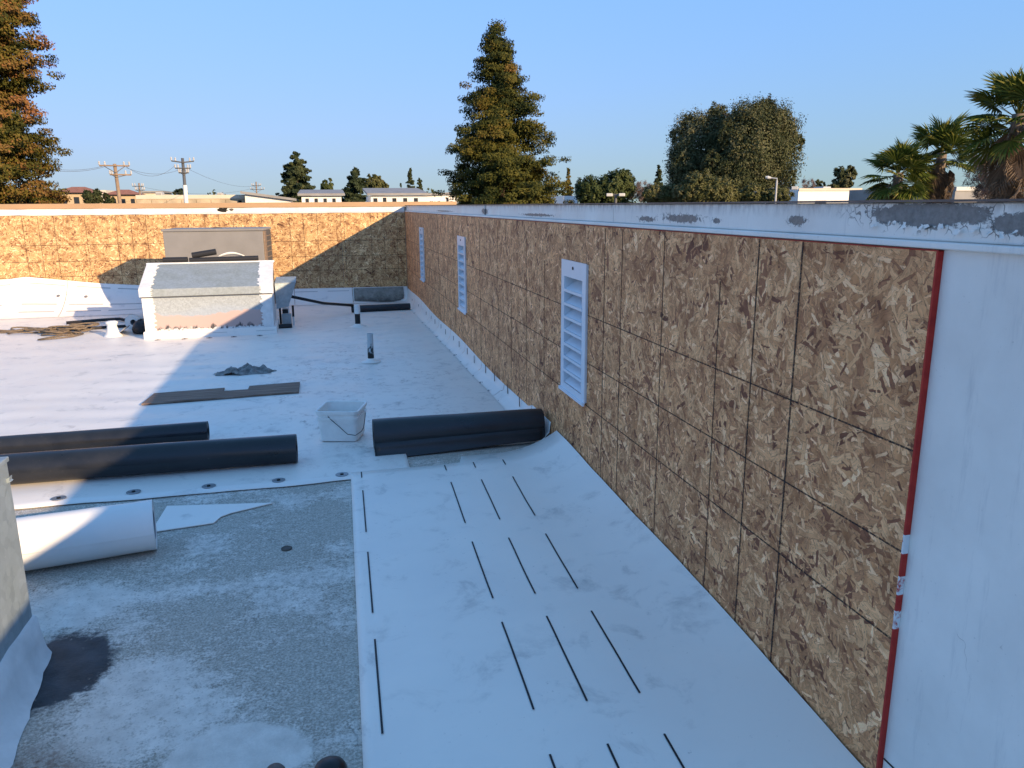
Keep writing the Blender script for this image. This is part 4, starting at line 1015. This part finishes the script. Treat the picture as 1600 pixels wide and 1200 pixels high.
# ------------------------------------------------------------------ fan palms
def fan_mesh(name, dead=False, seed=0):
    r_ = np.random.default_rng(seed); v, f, tn = [], [], []
    def tri(ps, t_):
        o = len(v); v.extend(ps); f.append(tuple(range(o, o+len(ps)))); tn.extend([t_]*len(ps))
    Lp = .62 if not dead else .4                              # petiole
    w_ = .018
    for dz in (0, 1): tri([(0, -w_, .012*dz), (Lp, -w_*.6, .012*dz), (Lp, w_*.6, .012*dz), (0, w_, .012*dz)], .9)
    n = 30; span = R(118 if not dead else 55)
    for k in range(n):
        a = -span+2*span*k/(n-1); Rr = .72*(1-.18*abs(a)/span)*r_.uniform(.92, 1.06); da = span/(n-1)*1.02
        fold = .016*(1 if k % 2 else -1); cup = .12*abs(math.sin(a))
        def pt(rr, aa, z): return (Lp+rr*math.cos(aa), rr*math.sin(aa), z+cup*rr-.28*rr*rr*(1.2 if dead else .55))
        t_ = float(np.clip(r_.normal(.45, .2), 0, 1))
        inner = .03; mid = Rr*.62
        tri([pt(inner, a-da, 0), pt(mid, a-da, -fold), pt(mid, a, fold), pt(inner, a, 0)], t_)
        tri([pt(inner, a, 0), pt(mid, a, fold), pt(mid, a+da, -fold), pt(inner, a+da, 0)], t_*.9)
        dr = r_.uniform(.02, .12)
        tri([pt(mid, a-da, -fold), pt(Rr, a+r_.uniform(-.03, .03), -dr), pt(mid, a+da, -fold), pt(mid, a, fold)], min(1, t_+.2))
    me = bpy.data.meshes.new(name); me.from_pydata(v, [], f)
    at = me.attributes.new('tint', 'FLOAT', 'POINT'); at.data.foreach_set('value', np.array(tn, np.float32))
    me.materials.append(MAT['dead_frond' if dead else 'frond']); me.update(); return me
FAN = [fan_mesh('frond', False, s_) for s_ in range(3)]; DEAD = [fan_mesh('dead_frond', True, s_) for s_ in range(3)]
def palm(label, px, dist, py_heart, scale, seed, ng=30, nd=36, skirt=1.6, low=-35):
    r_ = np.random.default_rng(seed); h = spot(px, dist, py_heart); base = Vector((h.x, h.y, GZ))
    t = thing('fan_palm', label, 'palm tree', base, 'fan palms behind the right wall')
    m = MB(); n = 14
    m.tube([base.lerp(h, i/n) for i in range(n+1)], [(.14 if i else .2)*scale*(1+.05*(i % 2)) for i in range(n+1)], 12); m.build('trunk', 'palm_trunk', t, smooth=True)
    for i in range(ng):
        f = (i+.5)/ng; el = R(86-(86-low)*f**1.05+r_.normal()*7); az = i*2.39996+r_.normal()*.2
        o = link('frond', FAN[i % 3], None, t); s_ = scale*r_.uniform(.82, 1.08)*(.8 if f < .15 else 1)
        o.location = h-base+Vector((0, 0, -.25*f*scale)); o.rotation_euler = (r_.normal()*.35, -el, az); o.scale = (s_, s_, s_)
    for i in range(nd):
        f = (i+.5)/nd; az = i*2.39996+1+r_.normal()*.3; el = R(-62-22*min(1, f*1.5)+r_.normal()*6)
        o = link('dead_frond', DEAD[i % 3], None, t); s_ = scale*r_.uniform(.8, 1.1)
        o.location = h-base+Vector((.12*scale*math.cos(az), .12*scale*math.sin(az), -.06*scale-skirt*f*scale)); o.rotation_euler = (r_.normal()*.5, -el, az); o.scale = (s_, s_, s_)
    return t
palm('shortest fan palm of the three at right, with a low leafy crown', 1404, 27, 270, 1.0, 1, 34, 16, .8, -60)
palm('middle fan palm with brown hanging skirt, between the other two', 1472, 28, 238, 1.02, 2, 28, 44, 1.7, -30)
palm('tallest fan palm with shaggy dead skirt, cut off by the right edge', 1592, 24, 178, 1.1, 3, 36, 42, 1.9, -38)

# ------------------------------------------------------------------ buildings
def local_frame(px, dist):
    p = spot(px, dist); d = Vector((p.x, p.y, 0)).normalized(); r_ = Vector((d.y, -d.x, 0)); return Vector((p.x, p.y, 0)), r_, d
def street_frame(pa, pb, dist):     # facades run parallel to the rear wall
    o = spot((pa+pb)/2, dist); a, b_ = spot(pa, 1.)-EYE, spot(pb, 1.)-EYE
    xa, xb = o.y*a.x/a.y, o.y*b_.x/b_.y
    return Vector(((xa+xb)/2, o.y, 0)), Vector((1, 0, 0)), Vector((0, 1, 0)), (xb-xa)/2
def zat(px, py, dist): return spot(px, dist, py).z
def hbox(m, o, r_, d, x0, x1, y0, y1, z0, z1):
    def q(x, y, z): p = o+r_*x+d*y; return (p.x, p.y, z)
    return m.add([q(x, y, z) for z in (z0, z1) for y in (y0, y1) for x in (x0, x1)], [(0, 2, 3, 1), (4, 5, 7, 6), (0, 1, 5, 4), (2, 6, 7, 3), (0, 4, 6, 2), (1, 3, 7, 5)])
def house(label, pa, pb, py_eave, py_ridge, dist, wall='stucco', roof='rooftile', nwin=3):
    pc = (pa+pb)/2; o, r_, d, hw = street_frame(pa, pb, dist); dep = hw*1.3
    ze, zr = zat(pc, py_eave, dist), zat(pc, py_ridge, dist)
    t = thing('house', label, 'house', (o.x, o.y, GZ), 'houses left of the utility poles')
    hbox(MB(), o, r_, d, -hw, hw, 0, dep, GZ, ze).build('wall', wall, t)
    def q(x, y, z): p = o+r_*x+d*y; return (p.x, p.y, z)
    e_ = .5; rl = hw*.35
    v = [q(-hw-e_, -e_, ze), q(hw+e_, -e_, ze), q(hw+e_, dep+e_, ze), q(-hw-e_, dep+e_, ze), q(-rl, dep*.5, zr), q(rl, dep*.5, zr)]
    MB().add(v, [(0, 1, 5, 4), (1, 2, 5), (2, 3, 4, 5), (3, 0, 4), (0, 3, 2, 1)]).build('roof', roof, t)
    for k in range(nwin):
        x = -hw+(k+.5)*2*hw/nwin
        wv = hbox(MB(), o, r_, d, x-hw*.14, x+hw*.14, -.04, .02, ze-1.35, ze-.45).build('window', 'win', t)
        hbox(MB(), o, r_, d, x-hw*.17, x+hw*.17, -.09, -.041, ze-1.45, ze-1.36).build('sill', 'cream', wv)
house('tan house with red hipped roof beside the large left conifer', 92, 150, 301, 291.5, 95)
house('tan house with red hipped roof behind the leaning utility pole', 172, 216, 304, 296, 95)
def block(name, label, pa, pb, ptop, dist, depth, mat, roof=None, skew=0., ptop2=None, cat='building', parts=()):
    o, r_, d, hw = street_frame(pa, pb, dist); zt = zat((pa+pb)/2, ptop, dist)
    t = thing(name, label, cat, (o.x, o.y, GZ))
    def q(x, y, z): p = o+r_*x+d*y; return (p.x, p.y, z)
    z2 = zt if ptop2 is None else zat((pa+pb)/2, ptop2, dist)
    v = [q(-hw, 0, GZ), q(hw, 0, GZ), q(hw, depth, GZ), q(-hw, depth, GZ), q(-hw, 0, zt), q(hw, 0, z2), q(hw, depth, z2), q(-hw, depth, zt)]
    F_ = [(0, 3, 2, 1), (4, 5, 6, 7), (0, 1, 5, 4), (1, 2, 6, 5), (2, 3, 7, 6), (3, 0, 4, 7)]
    MB().add(v, F_).build('wall', mat, t)
    if roof:
        h_ = .22; e_ = .35
        rz = roof[1]
        v = [q(-hw-e_, -e_, zt+.01), q(hw+e_, -e_, z2+.01), q(hw+e_, depth+e_, z2+.01+rz), q(-hw-e_, depth+e_, zt+.01+rz)]
        v += [(x, y, z+h_) for x, y, z in v]
        MB().add(v, F_).build('roof', roof[0], t)
    for nm, x0, x1, za, zb_, mt in parts:
        hbox(MB(), o, r_, d, x0*hw, x1*hw, -.06, .02, zt-za, zt-zb_).build(nm, mt, t)
    return t
block('apartment_block', 'pale flat building behind the red-roofed house at far left', 137, 168, 297, 120, 8, 'cream')
block('apartment_block', 'low pale parapet building behind the leaning pole', 224, 254, 301, 125, 8, 'cream', ('roofgrey', .0))
block('warehouse', 'long low weathered tan building stretching behind the rear wall', 214, 398, 304.5, 78, 14, 'stucco2', None, parts=[('parapet_band', -1.001, 1.001, .35, .0, 'cream')]+[('wall_panel', -1+.25*k+.006, -.75+.25*k-.006, 1.5, .45, 'stucco2') for k in range(8)]+[('service_door', .72, .78, 1.4, .5, 'win')])
block('white_shed', 'white wall end sloping down beside the long tan building', 384, 455, 302.5, 76, 10, 'whitewall', ('roofgrey', 0), ptop2=314)
block('white_shed', 'white shed with grey roof right of the tall dense pine', 472, 534, 306, 80, 9, 'whitewall', ('roofgrey', .55), parts=[('window', a_, a_+.16, .75, .25, 'win') for a_ in (-.8, -.35, .1, .55)]+[('fascia', -1.0, 1.0, .10, .0, 'roofgrey')])
block('white_shed', 'white shed with grey roof behind the slim pines', 580, 664, 305.5, 80, 9, 'whitewall', ('roofgrey', .7), parts=[('door', -.55, -.43, 1.4, .2, 'win')]+[('window', a_, a_+.14, .75, .25, 'win') for a_ in (-.9, -.2, .2, .6)])
block('white_shed', 'low white wall just left of the tall browning conifer', 664, 716, 306, 88, 8, 'whitewall', ('roofgrey', .0), parts=[('door', .3, .42, 1.4, .2, 'win')], ptop2=303)
block('white_building', 'bright white flat building between the big tree and palms', 1246, 1344, 295.5, 60, 12, 'whitewall', None, parts=[('dark_opening', -.45, -.12, 1.2, .78, 'win'), ('parapet_band', -1.0, 1.0, .12, -.06, 'cream')])
block('grey_building', 'dark grey low building behind the palms at right', 1490, 1560, 292, 45, 8, 'roofgrey', None, parts=[('fascia', -1.0, 1.0, .18, .0, 'lamp')])
block('grey_building', 'small pale block between the tall conifer and bushy tree', 880, 902, 306, 75, 6, 'whitewall', None, parts=[('door', -.2, .2, 1.4, .4, 'win')])

def roof_box(label, px, ptop, dist, wpx, h_):
    o, r_, d, hw = street_frame(px-wpx/2, px+wpx/2, dist); z = zat(px, ptop, dist)
    t = thing('roof_equipment', label, 'roof equipment', (o.x, o.y, z-h_), 'equipment boxes on far roofs')
    hbox(MB(), o, r_, d, -hw, hw, 0, 1.2, z-h_, z).build('cabinet', 'polegrey', t, bevel=.03)
    for k in range(3): hbox(MB(), o, r_, d, -hw*.8, hw*.8, -.03, .0, z-h_*(.3+.2*k), z-h_*(.22+.2*k)).build('grille_slat', 'steel', t)
roof_box('grey equipment box on the left half of the long tan roof', 250, 300.5, 80, 10, .5)
roof_box('grey equipment box on the right half of the long tan roof', 345, 301, 80, 8, .45)
roof_box('small grey equipment box on top of the bright white building', 1290, 291.5, 63, 12, .5)
# ------------------------------------------------------------------ utility poles, wires, lamps
def pole(label, px, ptop, dist, lean, r0, arms, mat='polewood', pbot=318, white=None):
    b_ = spot(px+lean, dist); b_.z = GZ; tp = spot(px, dist, ptop); o, r_, d = local_frame(px, dist); k = dist/1200*1.03
    t = thing('utility_pole', label, 'utility pole', b_, 'utility poles left of centre')
    MB().tube([b_, b_.lerp(tp, .5), tp], [r0*1.2, r0*1.05, r0*.8], 10).build('pole_shaft', mat, t, smooth=True)
    for py, hl, hr, rise in arms:
        z = zat(px, py, dist); f = (z-b_.z)/(tp.z-b_.z); c = b_.lerp(tp, f)
        m = MB(); a = c-r_*hl*k+Vector((0, 0, rise*k)); e_ = c+r_*hr*k+Vector((0, 0, rise*k))
        m.tube([a, c-d*(r0*1.1), e_], r0*.42, 6); m.build('crossarm', mat if r0 > .11 else 'steel', t)
        for s_ in (0., .18, .82, 1.):
            p = (a.lerp(c, s_*2) if s_ <= .5 else c.lerp(e_, s_*2-1))-d*.06
            MB().lathe([(.05, .04), (.07, .1), (.05, .16), (.07, .22), (.03, .3)], p, 8).build('insulator', 'polegrey', t)
        if rise == 0:
            for e2 in (a, e_): MB().tube([c.lerp(e2, .75), c-Vector((0, 0, abs(hl)*k*.5))-d*r0], r0*.2, 5).build('arm_brace', 'steel', t)
    if white: MB().tube([b_+d*0, b_.lerp(tp, white)], [r0*1.28, r0*1.2], 10).build('white_sleeve', 'whitewall', t)
    return t
pole('leaning brown wooden utility pole with two crossarms', 179, 256, 62, 12, .135, [(259, 18, 17, 0), (273, 7, 18, 0)])
pole('utility pole with upswept arms and white lower shaft', 285, 247, 66, 5, .13, [(263, 10, 9, 0), (270, 6, 6, .0), (254, 14, 14, 2)], 'steel', white=.80)
pole('small thin utility pole between the houses and long tan building', 217, 286, 90, 2, .10, [(291, 8, 5, 0), (297, 5, 6, 0)], 'polewood')
pole('faint thin utility pole above the sloping white wall end', 400, 284, 110, 1, .10, [(290, 6, 6, 0), (296, 8, 10, 0)], 'polewood')
def wire(label, a, b_, sag):
    m = MB(); a, b_ = Vector(a), Vector(b_)
    m.tube([a.lerp(b_, i/16)-Vector((0, 0, sag*4*(i/16)*(1-i/16))) for i in range(17)], .011, 5)
    tag(m.build('power_wire', 'steel'), label, 'wire', 'power wires')
wire('power wire from the leaning pole to the twin-arm pole, upper one', spot(195, 62, 259), spot(274, 66, 258), .75)
wire('power wire from the leaning pole to the twin-arm pole, lower one', spot(197, 62, 262), spot(278, 66, 266), .35)
wire('power wire from behind the left conifer to the leaning pole, upper one', spot(40, 58, 255), spot(163, 62, 259), .35)
wire('power wire from behind the left conifer to the leaning pole, lower one', spot(40, 58, 257.5), spot(162, 62, 261), .35)
wire('thin power wire from the twin-arm pole toward the faint far pole', spot(290, 66, 262), spot(400, 110, 290), .6)
wire('thin power wire from the small pole to the faint far pole', spot(217, 90, 291), spot(400, 110, 293), .8)
def flood(px, py, dist, label, twin=True):
    p = spot(px, dist, py); o, r_, d = local_frame(px, dist); k = dist/1200*1.03
    t = thing('flood_lamp', label, 'street lamp', (p.x, p.y, GZ), 'parking lot lamps behind the right wall')
    MB().tube([(p.x, p.y, GZ), (p.x, p.y, p.z+.02)], .07, 10).build('lamp_post', 'steel', t)
    for s_ in ((-1, 1) if twin else (1,)):
        m = MB(); hbox(m, Vector((p.x, p.y, 0)), r_, d, min(s_*.1, s_*.5)*k*24 if False else min(s_*4.5*k, s_*13.5*k), max(s_*4.5*k, s_*13.5*k), -.25, .25, p.z-2.2*k, p.z+2.2*k); m.build('lamp_head', 'lamp', t, bevel=.03)
        m = MB(); hbox(m, Vector((p.x, p.y, 0)), r_, d, min(0, s_*4.6*k), max(0, s_*4.6*k), -.04, .04, p.z-.05, p.z+.05); m.build('lamp_arm', 'steel', t)
flood(962, 304.5, 38, 'twin-headed parking lamp in front of the bushy green tree')
flood(1200, 296, 52, 'single-headed lamp left of the white building', False)
flood(1231, 294, 54, 'single-headed lamp at the corner of the white building', False)
p = spot(1196, 45, 277); q = spot(1214, 45, 279); t = thing('cobra_lamp', 'thin curved street lamp arm before the big rounded tree', 'street lamp', (q.x, q.y, GZ))
MB().tube([(q.x, q.y, GZ), (q.x, q.y, q.z-.15), (q.x, q.y, q.z), tuple(p.lerp(q, .4))], [.07, .05, .04, .03], 8).build('lamp_post', 'polegrey', t)
MB().tube([tuple(p.lerp(q, .5)), tuple(p.lerp(q, .2)), tuple(p)], [.05, .09, .06], 8).build('lamp_head', 'lamp', t)
